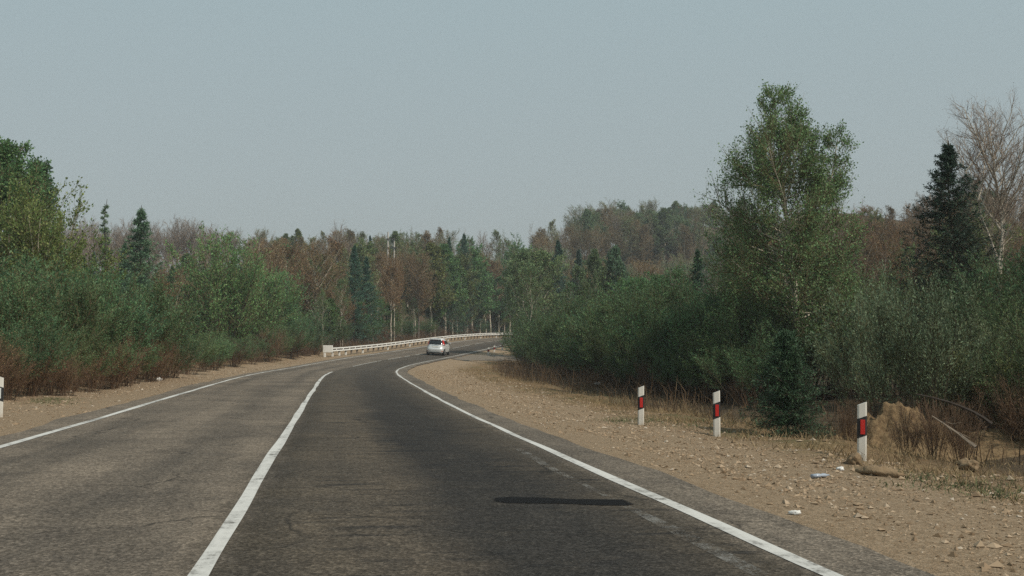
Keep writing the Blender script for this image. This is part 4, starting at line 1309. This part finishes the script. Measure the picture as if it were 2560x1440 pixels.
# ------------------------------------------------------------------ silver car
def silver_car(s0, o0):
    p = road_pt(np.array([s0]), o0)[0]; th_, bk_ = [float(a) for a in sample(s0)[3:]]
    slope_ = float(np.interp(s0 + 4, RS, RZ) - np.interp(s0, RS, RZ)) / 4
    root = link('silver_car'); root.location = p + np.array([0, 0, .004])
    root.rotation_euler = (math.atan(slope_), math.atan(bk_), -th_)
    sc = 1.04
    root.scale = (sc, sc, sc)
    paint = new_mat('silver_paint', (.74, .74, .72), .36, .35, .5)
    glass = new_mat('dark_glass', (.008, .010, .011), .08, 0, .6)
    rubber = new_mat('tyre_rubber', (.014, .014, .014), .8)
    black = new_mat('black_trim', (.012, .012, .012), .6)
    rim_m = new_mat('alloy', (.4, .4, .4), .35, .8)
    red = new_mat('red_lamp_glass', (.55, .015, .01), .15, 0, .6)
    clear = new_mat('clear_lamp_glass', (.75, .74, .72), .15, 0, .6)
    amber = new_mat('orange_reflector', (.55, .12, .03), .3)
    plate_m = new_mat('plate_white', (.66, .66, .62), .5)
    chrome = new_mat('chrome', (.6, .6, .6), .15, .9)
    LV = np.array([(.20, .76, .12, 3.82), (.27, .82, .05, 3.95), (.36, .85, .02, 4.0), (.50, .865, .0, 4.02), (.64, .87, .0, 4.0), (.70, .87, .03, 3.97), (.74, .867, .09, 3.92), (.80, .865, .12, 3.8),
                   (.93, .855, .15, 3.5), (1.0, .845, .17, 3.2), (1.05, .835, .19, 3.02), (1.15, .80, .245, 2.85), (1.28, .75, .32, 2.6), (1.42, .685, .41, 2.3), (1.49, .64, .40, 2.1), (1.525, .59, .46, 1.95),
                   (1.55, .50, .6, 1.8), (1.565, .30, .85, 1.6)])
    n_ = 5.0
    zf = lambda z, c: np.interp(z, LV[:, 0], LV[:, c])
    ang = np.linspace(0, 2 * math.pi, 64, endpoint=False)
    rings = []
    for z in LV[:, 0]:
        hw, yr, yf = zf(z, 1), zf(z, 2), zf(z, 3)
        c_, s_n = np.cos(ang), np.sin(ang)
        rings.append(np.stack([hw * np.sign(c_) * np.abs(c_) ** (2 / n_), (yr + yf) / 2 + (yf - yr) / 2 * np.sign(s_n) * np.abs(s_n) ** (2 / n_), np.full(64, z)], 1))
    V = np.stack(rings); nl = len(rings)
    ii = np.arange(nl * 64).reshape(nl, 64); jn = np.roll(ii, -1, 1)
    mb_ = MB(); mb_.add(V.reshape(-1, 3), np.stack([ii[:-1], jn[:-1], jn[1:], ii[1:]], -1).reshape(-1, 4))
    for e in (0, nl - 1):
        c = V[e].mean(0); mb_.add(np.vstack([c[None], V[e]]), None, [(0, 1 + i, 1 + (i + 1) % 64) for i in range(64)])
    body = mb_.build('body', paint, root, True)

    def rear_pt(f, z, off):
        hw, yr, yf = zf(z, 1), zf(z, 2), zf(z, 3)
        h_ = (yf - yr) / 2
        return np.stack([hw * f * (1 + off * .3), (yr + yf) / 2 - h_ * (1 - np.abs(f) ** n_) ** (1 / n_) - off, z], -1)

    def side_pt(sg, y, z, off):
        hw, yr, yf = zf(z, 1), zf(z, 2), zf(z, 3)
        g = np.clip((y - (yr + yf) / 2) / ((yf - yr) / 2), -.999, .999)
        return np.stack([sg * (hw * (1 - np.abs(g) ** n_) ** (1 / n_) + off), y, z], -1)

    def patch(fn, a0, a1, z0, z1, off, nu=10, nv=5):
        """a0/a1 may be (at z0, at z1); closed shell of some thickness"""
        a0 = a0 if isinstance(a0, tuple) else (a0, a0); a1 = a1 if isinstance(a1, tuple) else (a1, a1)
        vv, uu = np.meshgrid(np.linspace(0, 1, nv), np.linspace(0, 1, nu), indexing='ij')
        lo = a0[0] + (a0[1] - a0[0]) * vv; hi = a1[0] + (a1[1] - a1[0]) * vv
        A = (lo + (hi - lo) * uu).ravel(); Z = (z0 + (z1 - z0) * vv).ravel()
        outer = fn(A, Z, off); inner = fn(A, Z, -.02)
        ii_ = np.arange(nu * nv).reshape(nv, nu)
        qf = np.stack([ii_[:-1, :-1], ii_[:-1, 1:], ii_[1:, 1:], ii_[1:, :-1]], -1).reshape(-1, 4)
        rim = np.concatenate([ii_[0, :], ii_[1:, -1], ii_[-1, -2::-1], ii_[-2:0:-1, 0]])
        rn = np.roll(rim, -1); N_ = nu * nv
        m_ = MB(); m_.add(np.vstack([outer, inner]), np.concatenate([qf, np.stack([rim, rim + N_, rn + N_, rn], 1)]))
        return m_

    R_ = lambda f, z, o_: rear_pt(f, z, o_)
    rw = patch(R_, (-.83, -.86), (.83, .86), 1.03, 1.44, .012, 18, 7).build('rear_window', glass, root, True)
    mb_ = MB(); mb_.tubes([(0.0, .135, 1.06)], [(.30, .15, 1.10)], .010, .006, 5); mb_.build('wiper', black, rw)
    for sg in (-1, 1):
        a_, b_ = sorted((sg * .845, sg * .985)); 
        lo = (sg * .80, sg * .875); hi = (sg * .985, sg * .985)
        if sg < 0: lo, hi = hi, lo
        tl = patch(R_, lo, hi, .96, 1.45, .022, 8, 8).build('tail_light', red, root, True)
        lo = (sg * .84, sg * .845); hi = (sg * .93, sg * .94)
        if sg < 0: lo, hi = hi, lo
        patch(R_, lo, hi, 1.0, 1.08, .028, 5, 4).build('reverse_lamp', clear, tl, True)
        lo, hi = sorted((sg * .70, sg * .86)); patch(R_, lo, hi, .41, .455, .012, 5, 3).build('reflector', amber, root)
    patch(R_, -.3, .3, 1.465, 1.495, .03, 8, 3).build('brake_light', red, root)
    pl = patch(R_, -.31, .31, .795, .91, .018, 8, 3).build('number_plate', plate_m, root)
    patch(R_, -.36, .36, .925, .965, .026, 8, 3).build('boot_handle', chrome, root)
    patch(R_, -.86, .86, .205, .30, .010, 14, 3).build('bumper_trim', black, root)
    patch(R_, -.9, .9, .742, .758, .006, 14, 2).build('boot_seam', black, root)
    mb_ = MB(); mb_.box((0, .46, 1.512), (1.05, .26, .03), bev=.012); mb_.build('spoiler', paint, root, False)
    mb_ = MB(); mb_.tubes([(0, .75, 1.555)], [(0, .55, 1.74)], .007, .004, 5); mb_.build('antenna', black, root)
    for sg in (-1, 1):
        SD = lambda y, z, o_, sg=sg: side_pt(sg, y, z, o_)
        for a0, a1 in (((.62, .80), (1.22, 1.22)), ((1.28, 1.28), (2.02, 2.0)), ((2.08, 2.06), (2.88, 2.42))):
            patch(SD, a0, a1, 1.06, 1.40, .010, 8, 5).build('side_window', glass, root, True)
        for yy in (1.25, 2.05, 2.95):
            patch(SD, yy - .008, yy + .008, .32, 1.02, .004, 2, 5).build('door_seam', black, root)
        for yy in (1.42, 2.22): patch(SD, yy, yy + .20, .90, .935, .03, 4, 2).build('door_handle', paint, root)
        patch(SD, .9, 3.2, .20, .30, .008, 10, 3).build('sill_trim', black, root)
        mb_ = MB(); mb_.box((sg * .965, 2.62, 1.08), (.20, .10, .15), bev=.03); mr = mb_.build('mirror', paint, root)
        mb_ = MB(); mb_.box((sg * .965, 2.566, 1.08), (.15, .008, .10)); mb_.build('mirror_glass', glass, mr)
        for yw in (.66, 3.22):
            av = np.linspace(0, 2 * math.pi, 25)[:-1]
            mb_ = MB()
            ring = [(r_, xx) for r_, xx in ((.20, .62), (.30, .64), (.318, .67), (.318, .80), (.30, .845), (.20, .855))]
            V_ = np.array([[(sg * xx, yw + r_ * math.cos(a), .318 + r_ * math.sin(a)) for a in av] for r_, xx in ring])
            i_ = np.arange(6 * 24).reshape(6, 24); j_ = np.roll(i_, -1, 1)
            mb_.add(V_.reshape(-1, 3), np.stack([i_[:-1], j_[:-1], j_[1:], i_[1:]], -1).reshape(-1, 4))
            wh = mb_.build('wheel', rubber, root, True)
            mb_ = MB()
            V_ = np.array([[(sg * .857, yw, .318)]] * 1 + [[(sg * xx, yw + r_ * math.cos(a), .318 + r_ * math.sin(a)) for a in av] for r_, xx in ((.06, .86), (.17, .845), (.205, .856))], dtype=object)
            vv = [(sg * .866, yw, .318)] + [(sg * xx, yw + r_ * math.cos(a), .318 + r_ * math.sin(a)) for r_, xx in ((.06, .864), (.17, .846), (.205, .858)) for a in av]
            qd = [(1 + k_ * 24 + i, 1 + k_ * 24 + (i + 1) % 24, 1 + (k_ + 1) * 24 + (i + 1) % 24, 1 + (k_ + 1) * 24 + i) for k_ in range(2) for i in range(24)]
            mb_.add(vv, qd, [(0, 1 + i, 1 + (i + 1) % 24) for i in range(24)])
            mb_.build('rim', rim_m, wh, False)
            # wheel arch, a dark lip around the wheel
            mb_ = MB(); ar = np.linspace(-.25, math.pi + .25, 19)
            vv = [(sg * float(side_pt(1, np.array(yw + r_ * math.cos(a)), np.array(max(.21, .318 + r_ * math.sin(a))), .006)[0]), yw + r_ * math.cos(a), max(.21, .318 + r_ * math.sin(a))) for r_ in (.325, .365) for a in ar]
            mb_.add(vv, [(i, i + 1, 20 + i, 19 + i) for i in range(18)]); mb_.build('wheel_arch', black, root)

    def front_pt(f, z, off):
        hw, yr, yf = zf(z, 1), zf(z, 2), zf(z, 3)
        return np.stack([hw * f, (yr + yf) / 2 + (yf - yr) / 2 * (1 - np.abs(f) ** n_) ** (1 / n_) + off, z], -1)
    patch(front_pt, -.86, .86, 1.07, 1.44, .010, 14, 6).build('windscreen', glass, root, True)
    for sg in (-1, 1):
        lo, hi = sorted((sg * .62, sg * .93)); patch(front_pt, lo, hi, .66, .82, .015, 6, 4).build('headlight', clear, root, True)
    return tag(root, 'silver five door car seen from behind, driving away round the bend', 'car')


silver_car(112.3, 1.72)

# ------------------------------------------------------------------ far power line support between the trees
def pole():
    x, y, z = at(968, 178)
    x2, y2, z2 = at(984, 178)
    zt = float(ray(968, 578, 178)[2]); z3 = float(ray(968, 596, 178)[2]); z4 = float(ray(968, 618, 178)[2])
    conc = new_mat('pale_concrete', (.50, .46, .41), .85)
    dark = new_mat('dark_steel', (.06, .058, .055), .7)
    root = link('power_line_support'); root.location = (x, y, z)
    dx, dy = x2 - x, y2 - y
    mb_ = MB(); mb_.tubes([(0, 0, -.3)], [(0, 0, zt - z)], .17, .12, 8); mb_.build('pole', conc, root, True)
    mb_ = MB(); mb_.tubes([(dx, dy, z2 - z - .3)], [(dx, dy, zt - z - 1.2)], .15, .11, 8); mb_.build('pole', conc, root, True)
    for zz_ in (z3 - z, z4 - z):
        mb_ = MB(); mb_.box((dx * .62, dy * .62 - .16, zz_), (math.hypot(dx, dy) * 1.5, .14, .16), math.atan2(dy, dx)); mb_.build('crossbar', dark, root)
    tag(root, 'far pale twin pole power support with dark crossbars among the bare trees', 'power pole')


pole()

# ------------------------------------------------------------------ earth mound, sapling, stick, litter
def mound():
    x, y, _z = hit(2185, 1075)[:3]
    D0 = 21.5
    n1, n2 = 130, 70
    cx, cy = at(2200, D0)[:2]
    Vr = []
    for j in range(n2):
        for i in range(n1):
            u_ = -1.5 + 6.5 * i / (n1 - 1); v_ = -1.7 + 3.4 * j / (n2 - 1)
            X, Y = cx + u_ * RT[0] + v_ * FWD[0], cy + u_ * RT[1] + v_ * FWD[1]
            a = .66 * math.exp(-(((u_ - .05) / .72) ** 2 + (v_ / .75) ** 2)) + .34 * math.exp(-(((u_ - 1.0) / 1.1) ** 2 + ((v_ - .1) / .8) ** 2)) + .16 * math.exp(-(((u_ - 3.0) / 1.5) ** 2 + ((v_ - .1) / .6) ** 2))
            a *= 1 + .30 * float(vnoise(X, Y, .42, 12)) + .20 * float(vnoise(X, Y, .16, 13)) + .12 * float(vnoise(X, Y, .07, 14))
            edge = min(1, min(i, n1 - 1 - i, j, n2 - 1 - j) / 5)
            Vr.append((X - cx, Y - cy, gz1(X, Y) + a * edge - .08 + .06 * edge))
    ii_ = np.arange(n1 * n2).reshape(n2, n1)
    mb_ = MB(); mb_.add(Vr, np.stack([ii_[:-1, :-1], ii_[:-1, 1:], ii_[1:, 1:], ii_[1:, :-1]], -1).reshape(-1, 4))
    m_ = new_mat('clay_soil', rough=.95, spec=.1); t_ = NT(m_); P_ = t_.pos()
    c_ = t_.mix(t_.noise(P_, 2.2, 5, .7), (.19, .125, .066), (.29, .205, .115))
    t_.color(t_.mix(t_.ramp(t_.noise(P_, 12, 5, .7), [(.42, 0.), (.62, .8)]), c_, (.11, .07, .038)))
    t_.bump(t_.noise(P_, 9, 5, .75), .9, .06)
    o_ = mb_.build('earth_mound', m_, smooth=True); o_.location = (cx, cy, 0)
    tag(o_, 'pale clay earth mound with a low tail behind the nearest guide post', 'earth mound')


mound()
x, y, z = at(1965, 21.6)
h = height_to(1965, 828, 21.6, z)
me = make_conifer(2, .82, whorls=26, per=8, t0=.03, sub=13, tuft=12, needle=(.05, .013), tr=.028, seed=401, prof=lambda h_: np.clip(1 - h_, 0, 1) ** .9 + .02, twig_r=.004, droop=-.05)
sp = link('spruce_sapling'); sp.location = (x, y, z); sp.scale = (h / 2 * 1.05, h / 2 * 1.05, h / 2)
for pn, md in zip(('trunk', 'crown'), me):
    c_ = link(pn, md, sp); c_.color = (.055, .105, .052, 1)
tag(sp, 'small dark spruce sapling at the foot of the thicket between two guide posts', 'tree')

m_wood = new_mat('dead_wood', (.42, .31, .18), .8)
a_ = np.array(hit(1752, 992)[:3]); dd_ = float(proj(a_)[2])
b_ = ray(1722, 940, dd_ - .4); c_ = ray(1737, 964, dd_ - .2)
mb = MB(); mb.tubes([a_ - (0, 0, .1), c_], [c_, b_], [.035, .045], [.045, .02], 6)
tag(mb.build('broken_stick', m_wood, smooth=True), 'pale broken stick leaning at the foot of the right hedge', 'stick')
m_br = new_mat('dark_dead_branch', (.045, .035, .028), .85)
for (pa, pb, pc, D, lab) in (((2290, 985), (2420, 1010), (2480, 1060), 17.5, 'long dark dead branch arching before the thicket at the right'),
                             ((2330, 1040), (2400, 1085), (2440, 1118), 16.5, 'thin dead branch slanting down before the thicket at the right')):
    K_ = 7
    tq = np.linspace(0, 1, K_)
    pts_ = np.array([ray(*(np.array(pa) * (1 - q_) ** 2 + 2 * np.array(pb) * q_ * (1 - q_) + np.array(pc) * q_ * q_), D - .4 * q_) for q_ in tq])
    mb = MB(); mb.polytubes(pts_[None], np.array([.010]), np.array([.03]), 5)
    L2, _, _ = branch(pts_[None], 5, .05, .8, .6, lambda q_, i: .25 + 0 * q_, 4, -.1, .06)
    mb.polytubes(L2, .005, .002, 3)
    tag(mb.build('dead_branch', m_br if lab.startswith('long') else M['post_grey']), lab, 'branch')


def lump(name, px, py, size, mat, label, cat, squash=.6, seed=0, sink=.25, shape=None):
    x, y, z, D = hit(px, py)
    rg = np.random.default_rng(seed)
    nu_, nv_ = 20, 13
    V = []
    for j in range(nv_):
        ph = math.pi * j / (nv_ - 1)
        for i in range(nu_):
            a = 2 * math.pi * i / nu_
            d = np.array([math.sin(ph) * math.cos(a), math.sin(ph) * math.sin(a), math.cos(ph)])
            k_ = 1 + .35 * float(vnoise(d[0] * 1.3 + d[2], d[1] * 1.3 + d[2] * .5, .6, seed)) + .28 * float(vnoise(d[0] * 3 + d[2] * 2, d[1] * 3, .7, seed + 3))
            V.append(d * k_ * np.array(size) / 2 + np.array([0, 0, size[2] * (.5 - sink)]))
    ii_ = np.arange(nu_ * nv_).reshape(nv_, nu_); jn_ = np.roll(ii_, -1, 1)
    mb_ = MB(); mb_.add(V, np.stack([ii_[:-1], ii_[1:], jn_[1:], jn_[:-1]], -1).reshape(-1, 4))
    o_ = mb_.build(name, mat, smooth=True); o_.location = (x, y, z); o_.rotation_euler = (0, 0, rg.uniform(0, 3))
    return tag(o_, label, cat)


m_clod = new_mat('clod_soil', (.33, .23, .13), .95); t = NT(m_clod); P_ = t.pos()
t.color(t.mix(t.noise(P_, 14, 5, .7), (.16, .105, .06), (.29, .21, .125))); t.bump(t.noise(P_, 30, 4), .8, .02)
m_paper = new_mat('white_litter', (.68, .66, .62), .6)
m_bottle = new_mat('bluish_plastic', (.34, .38, .44), .2, 0, .6)
lump('earth_clod', 2137, 1162, (.20, .17, .17), m_clod, 'lump of earth leaning against the foot of the nearest guide post', 'earth clod', seed=3)
lump('earth_clod', 2198, 1190, (.42, .22, .14), m_clod, 'flat earth clod lying right of the nearest guide post', 'earth clod', seed=5)
lump('earth_clod', 2420, 1176, (.34, .25, .16), m_clod, 'earth clod on the verge near the right edge', 'earth clod', seed=6)
lump('paper_scrap', 2101, 1179, (.13, .09, .06), m_paper, 'crumpled white scrap on the gravel before the nearest guide post', 'litter', seed=8, sink=.1)
lump('paper_scrap', 1986, 1287, (.10, .06, .04), m_paper, 'small white scrap on gravel near the right edge line', 'litter', seed=9, sink=.1)
lump('paper_scrap', 1494, 962, (.30, .2, .14), m_paper, 'white rag on the dirt at the foot of the right hedge', 'litter', seed=10, sink=.1)
lump('paper_scrap', 1784, 1006, (.26, .14, .10), m_paper, 'pale scrap on the dirt behind the middle near guide post', 'litter', seed=11, sink=.1)
lump('paper_scrap', 397, 952, (.28, .18, .14), m_paper, 'white scrap on top of the left gravel bank', 'litter', seed=12, sink=.1)
# crushed bottle
x, y, z, D = hit(2050, 1195)
mb = MB(); a12 = np.linspace(0, 2 * math.pi, 13)[:-1]
rr_ = [(-.11, .0), (-.11, .030), (-.02, .034), (.01, .022), (.04, .033), (.08, .026), (.10, .012), (.125, .012), (.125, 0)]
V = np.array([[(u_, r_ * math.cos(a), .025 + r_ * .7 * math.sin(a)) for a in a12] for u_, r_ in rr_])
ii = np.arange(len(rr_) * 12).reshape(-1, 12); jn = np.roll(ii, -1, 1)
mb.add(V.reshape(-1, 3), np.stack([ii[:-1], jn[:-1], jn[1:], ii[1:]], -1).reshape(-1, 4))
bt = mb.build('plastic_bottle', m_bottle, smooth=True); bt.location = (x, y, z); bt.rotation_euler = (0, 0, .3)
tag(bt, 'crushed bluish plastic bottle on the gravel left of the nearest guide post', 'bottle')

# ------------------------------------------------------------------ loose gravel, grass, dry stems
m_st = new_mat('gravel_stone', (.4, .3, .2), .85, 0, .2)
t = NT(m_st); gi = t.n('ShaderNodeNewGeometry')
t.color(t.ramp(gi.outputs['Random Per Island'], [(0., (.16, .11, .065)), (.3, (.25, .175, .11)), (.7, (.33, .24, .155)), (.93, (.39, .30, .21)), (1., (.46, .39, .31))]))


def stones(S_, O_, size):
    N = len(S_)
    p = road_pt(S_, O_); z = gz(p[:, 0], p[:, 1])
    octa = np.array([(1, 0, 0), (0, 1, 0), (-1, 0, 0), (0, -1, 0), (0, 0, 1), (0, 0, -1)], float)
    tri = np.array([(0, 1, 4), (1, 2, 4), (2, 3, 4), (3, 0, 4), (1, 0, 5), (2, 1, 5), (3, 2, 5), (0, 3, 5)])
    v = octa[None] * rng.uniform(.55, 1.2, (N, 6, 1)) + rng.normal(0, .18, (N, 6, 3))
    a = rng.uniform(0, 6.28, N); ca, sa = np.cos(a)[:, None], np.sin(a)[:, None]
    v = np.stack([v[..., 0] * ca - v[..., 1] * sa, v[..., 0] * sa + v[..., 1] * ca, v[..., 2] * .62], -1) * size[:, None, None]
    v = v + np.stack([p[:, 0], p[:, 1], z + size * .12], 1)[:, None]
    mb_ = MB(); mb_.add(v.reshape(-1, 3), None, (tri[None] + (np.arange(N) * 6)[:, None, None]).reshape(-1, 3))
    return mb_


def sdist(n, a, b, p_=2.0): return a + (b - a) * rng.uniform(0, 1, n) ** p_


N1 = 60000; N2 = 32000
S_ = np.concatenate([sdist(N1, 4, 75, 1.7), sdist(N2, 14, 100, 1.4), rng.uniform(60, 122, 5000)])
O_ = np.concatenate([rng.uniform(4.4, 8.6, N1), -rng.uniform(4.1, 9.3, N2), rng.uniform(4.5, 12, 5000)])
jx = vnoise(S_, O_ * 3, 1.3, 41)
keep = (np.abs(O_) > 4.9) | (rng.uniform(0, 1, len(S_)) < .35)
keep &= rng.uniform(-1.1, 1, len(S_)) < jx
S_, O_ = S_[keep], O_[keep]
size = np.clip(rng.lognormal(math.log(.014), .5, len(S_)), .005, .055) * (1 + .006 * S_)
g_ = stones(S_, O_, size).build('gravel', m_st); tag(g_, 'loose tan gravel stones on both shoulders', kind='stuff')


def blades(S_, O_, hgt, wid, mat, name, label, lean=.35, per=9, rad=.09):
    N = len(S_)
    p = road_pt(S_, O_)
    p = np.repeat(p, per, 0) + np.c_[rng.normal(0, rad, (N * per, 2)), np.zeros(N * per)]
    p[:, 2] = gz(p[:, 0], p[:, 1]) - .02
    h_ = np.repeat(hgt, per) * rng.uniform(.5, 1.3, N * per)
    D = nrm(np.c_[rng.normal(0, lean, (N * per, 2)), np.ones(N * per)])
    sd_ = nrm(np.cross(D, rng.normal(size=D.shape)))
    w2 = (np.repeat(wid, per) if not np.isscalar(wid) else np.full(N * per, wid))[:, None] / 2
    mid_ = p + D * h_[:, None] * .6; tip = p + nrm(D + rng.normal(0, .25, D.shape) * [1, 1, .3]) * h_[:, None]
    v = np.stack([p - sd_ * w2, p + sd_ * w2, mid_ + sd_ * w2 * .8, mid_ - sd_ * w2 * .8, tip], 1)
    k5 = np.arange(N * per)[:, None] * 5
    mb_ = MB(); mb_.add(v.reshape(-1, 3), np.array([[0, 1, 2, 3]]) + k5, np.array([[3, 2, 4]]) + k5)
    return tag(mb_.build(name, mat), label, kind='stuff')


def grass_mat(name, a, b):
    m_ = new_mat(name, a, .8, 0, .15); t_ = NT(m_); gi_ = t_.n('ShaderNodeNewGeometry')
    t_.color(t_.mix(gi_.outputs['Random Per Island'], a, b))
    return m_


M['grass'] = grass_mat('green_grass', (.060, .095, .042), (.17, .165, .08))
M['straw'] = grass_mat('dry_grass', (.20, .14, .07), (.31, .23, .13))
M['stalk'] = grass_mat('dry_stalks', (.06, .038, .025), (.19, .125, .07))

# green patches: where the photograph has them, plus thin scatter
GS, GO = [], []
for (px, py, sx, sy, n_) in ((1470, 996, 55, 3, 70), (1400, 985, 40, 3, 30), (1640, 1052, 60, 5, 120), (1560, 1050, 30, 5, 60), (1740, 1062, 60, 7, 60), (2400, 1218, 70, 8, 90), (2500, 1240, 40, 6, 60), (2290, 1195, 30, 6, 30),
                             (145, 1000, 25, 2, 50), (1330, 942, 25, 2, 25), (1860, 1085, 40, 6, 40), (690, 909, 15, 1.5, 30), (1275, 882, 10, 2, 30), (1400, 950, 30, 3, 30), (130, 1008, 20, 2, 30)):
    for _ in range(n_):
        x, y, z, D = hit(px + random.gauss(0, sx), py + random.gauss(0, sy), 5, 140)
        a_, b_ = station(x, y); GS.append(a_[0]); GO.append(b_[0])
for _ in range(420):   # narrow green strip at the foot of the guardrail
    GS.append(random.uniform(101, 190)); GO.append(float(rail_off(GS[-1])) + random.gauss(.1, .35))
GS, GO = np.array(GS), np.array(GO); kp = (GO > 5.2) | (GO < -4.3); GS, GO = GS[kp], GO[kp]
kp = rng.uniform(0, 1, len(GS)) < .75; GS, GO = GS[kp], GO[kp]
blades(GS, GO, rng.uniform(.03, .11, len(GS)), .010, M['grass'], 'grass', 'patches of short green grass on the verges', .6, 11, .17)
N1 = 2600
S_ = np.concatenate([sdist(N1, 6, 85, 1.5), sdist(1500, 14, 100, 1.2)])
O_ = np.concatenate([rng.uniform(7.2, 12.5, N1), -rng.uniform(8.3, 11.5, 1500)])
kp = (vnoise(S_, O_ * 2, 1.8, 44) + (np.abs(O_) - 8) * .35) > rng.uniform(-.6, .9, len(S_))
S_, O_ = S_[kp], O_[kp]
blades(S_, O_, rng.uniform(.06, .32, len(S_)), .010, M['straw'], 'dry_grass', 'tufts of dry straw coloured grass along the shrubs', .55, 10, .14)
N1, N2 = 1800, 2800
S_ = np.concatenate([sdist(N1, 8, 112, 1.2), sdist(N2, 10, 112, 1.1), rng.uniform(100, 200, 1500)])
O_ = np.concatenate([rng.uniform(9.4, 15.5, N1), -rng.uniform(9.6, 13.5, N2), -rng.uniform(7.2, 14, 1500)])
kp = (O_ < 0) | (vnoise(S_, O_, 3.0, 51) > rng.uniform(-.5, .6, len(S_)))
kp &= ~((O_ > 7) & (O_ < 12.6) & (S_ > 12) & (S_ < 22.5)) | (rng.uniform(0, 1, len(S_)) < .3)
S_, O_ = S_[kp], O_[kp]
blades(S_, O_, rng.uniform(.3, 1.15, len(S_)), .014, M['stalk'], 'undergrowth', 'brown dry stalks under the shrubs on both sides', .22, 9, .3)

# ------------------------------------------------------------------ the hazy spring air
HAZE = 0.00055
mb = MB(); mb.box((0, 1900, 18), (6400, 4700, 100))
hz = mb.build('haze', None)
hz.data.materials.clear()
hm = bpy.data.materials.new('haze_air'); hm.use_nodes = True
hn = hm.node_tree
for n_ in list(hn.nodes):
    if n_.type == 'BSDF_PRINCIPLED': hn.nodes.remove(n_)
pv = hn.nodes.new('ShaderNodeVolumePrincipled')
pv.inputs['Color'].default_value = (.86, .90, .94, 1)
pv.inputs['Density'].default_value = HAZE
pv.inputs['Anisotropy'].default_value = 0.2
hn.links.new(pv.outputs[0], hn.nodes['Material Output'].inputs['Volume'])
hz.data.materials.append(hm)
tag(hz, 'pale even haze in the air', kind='stuff')
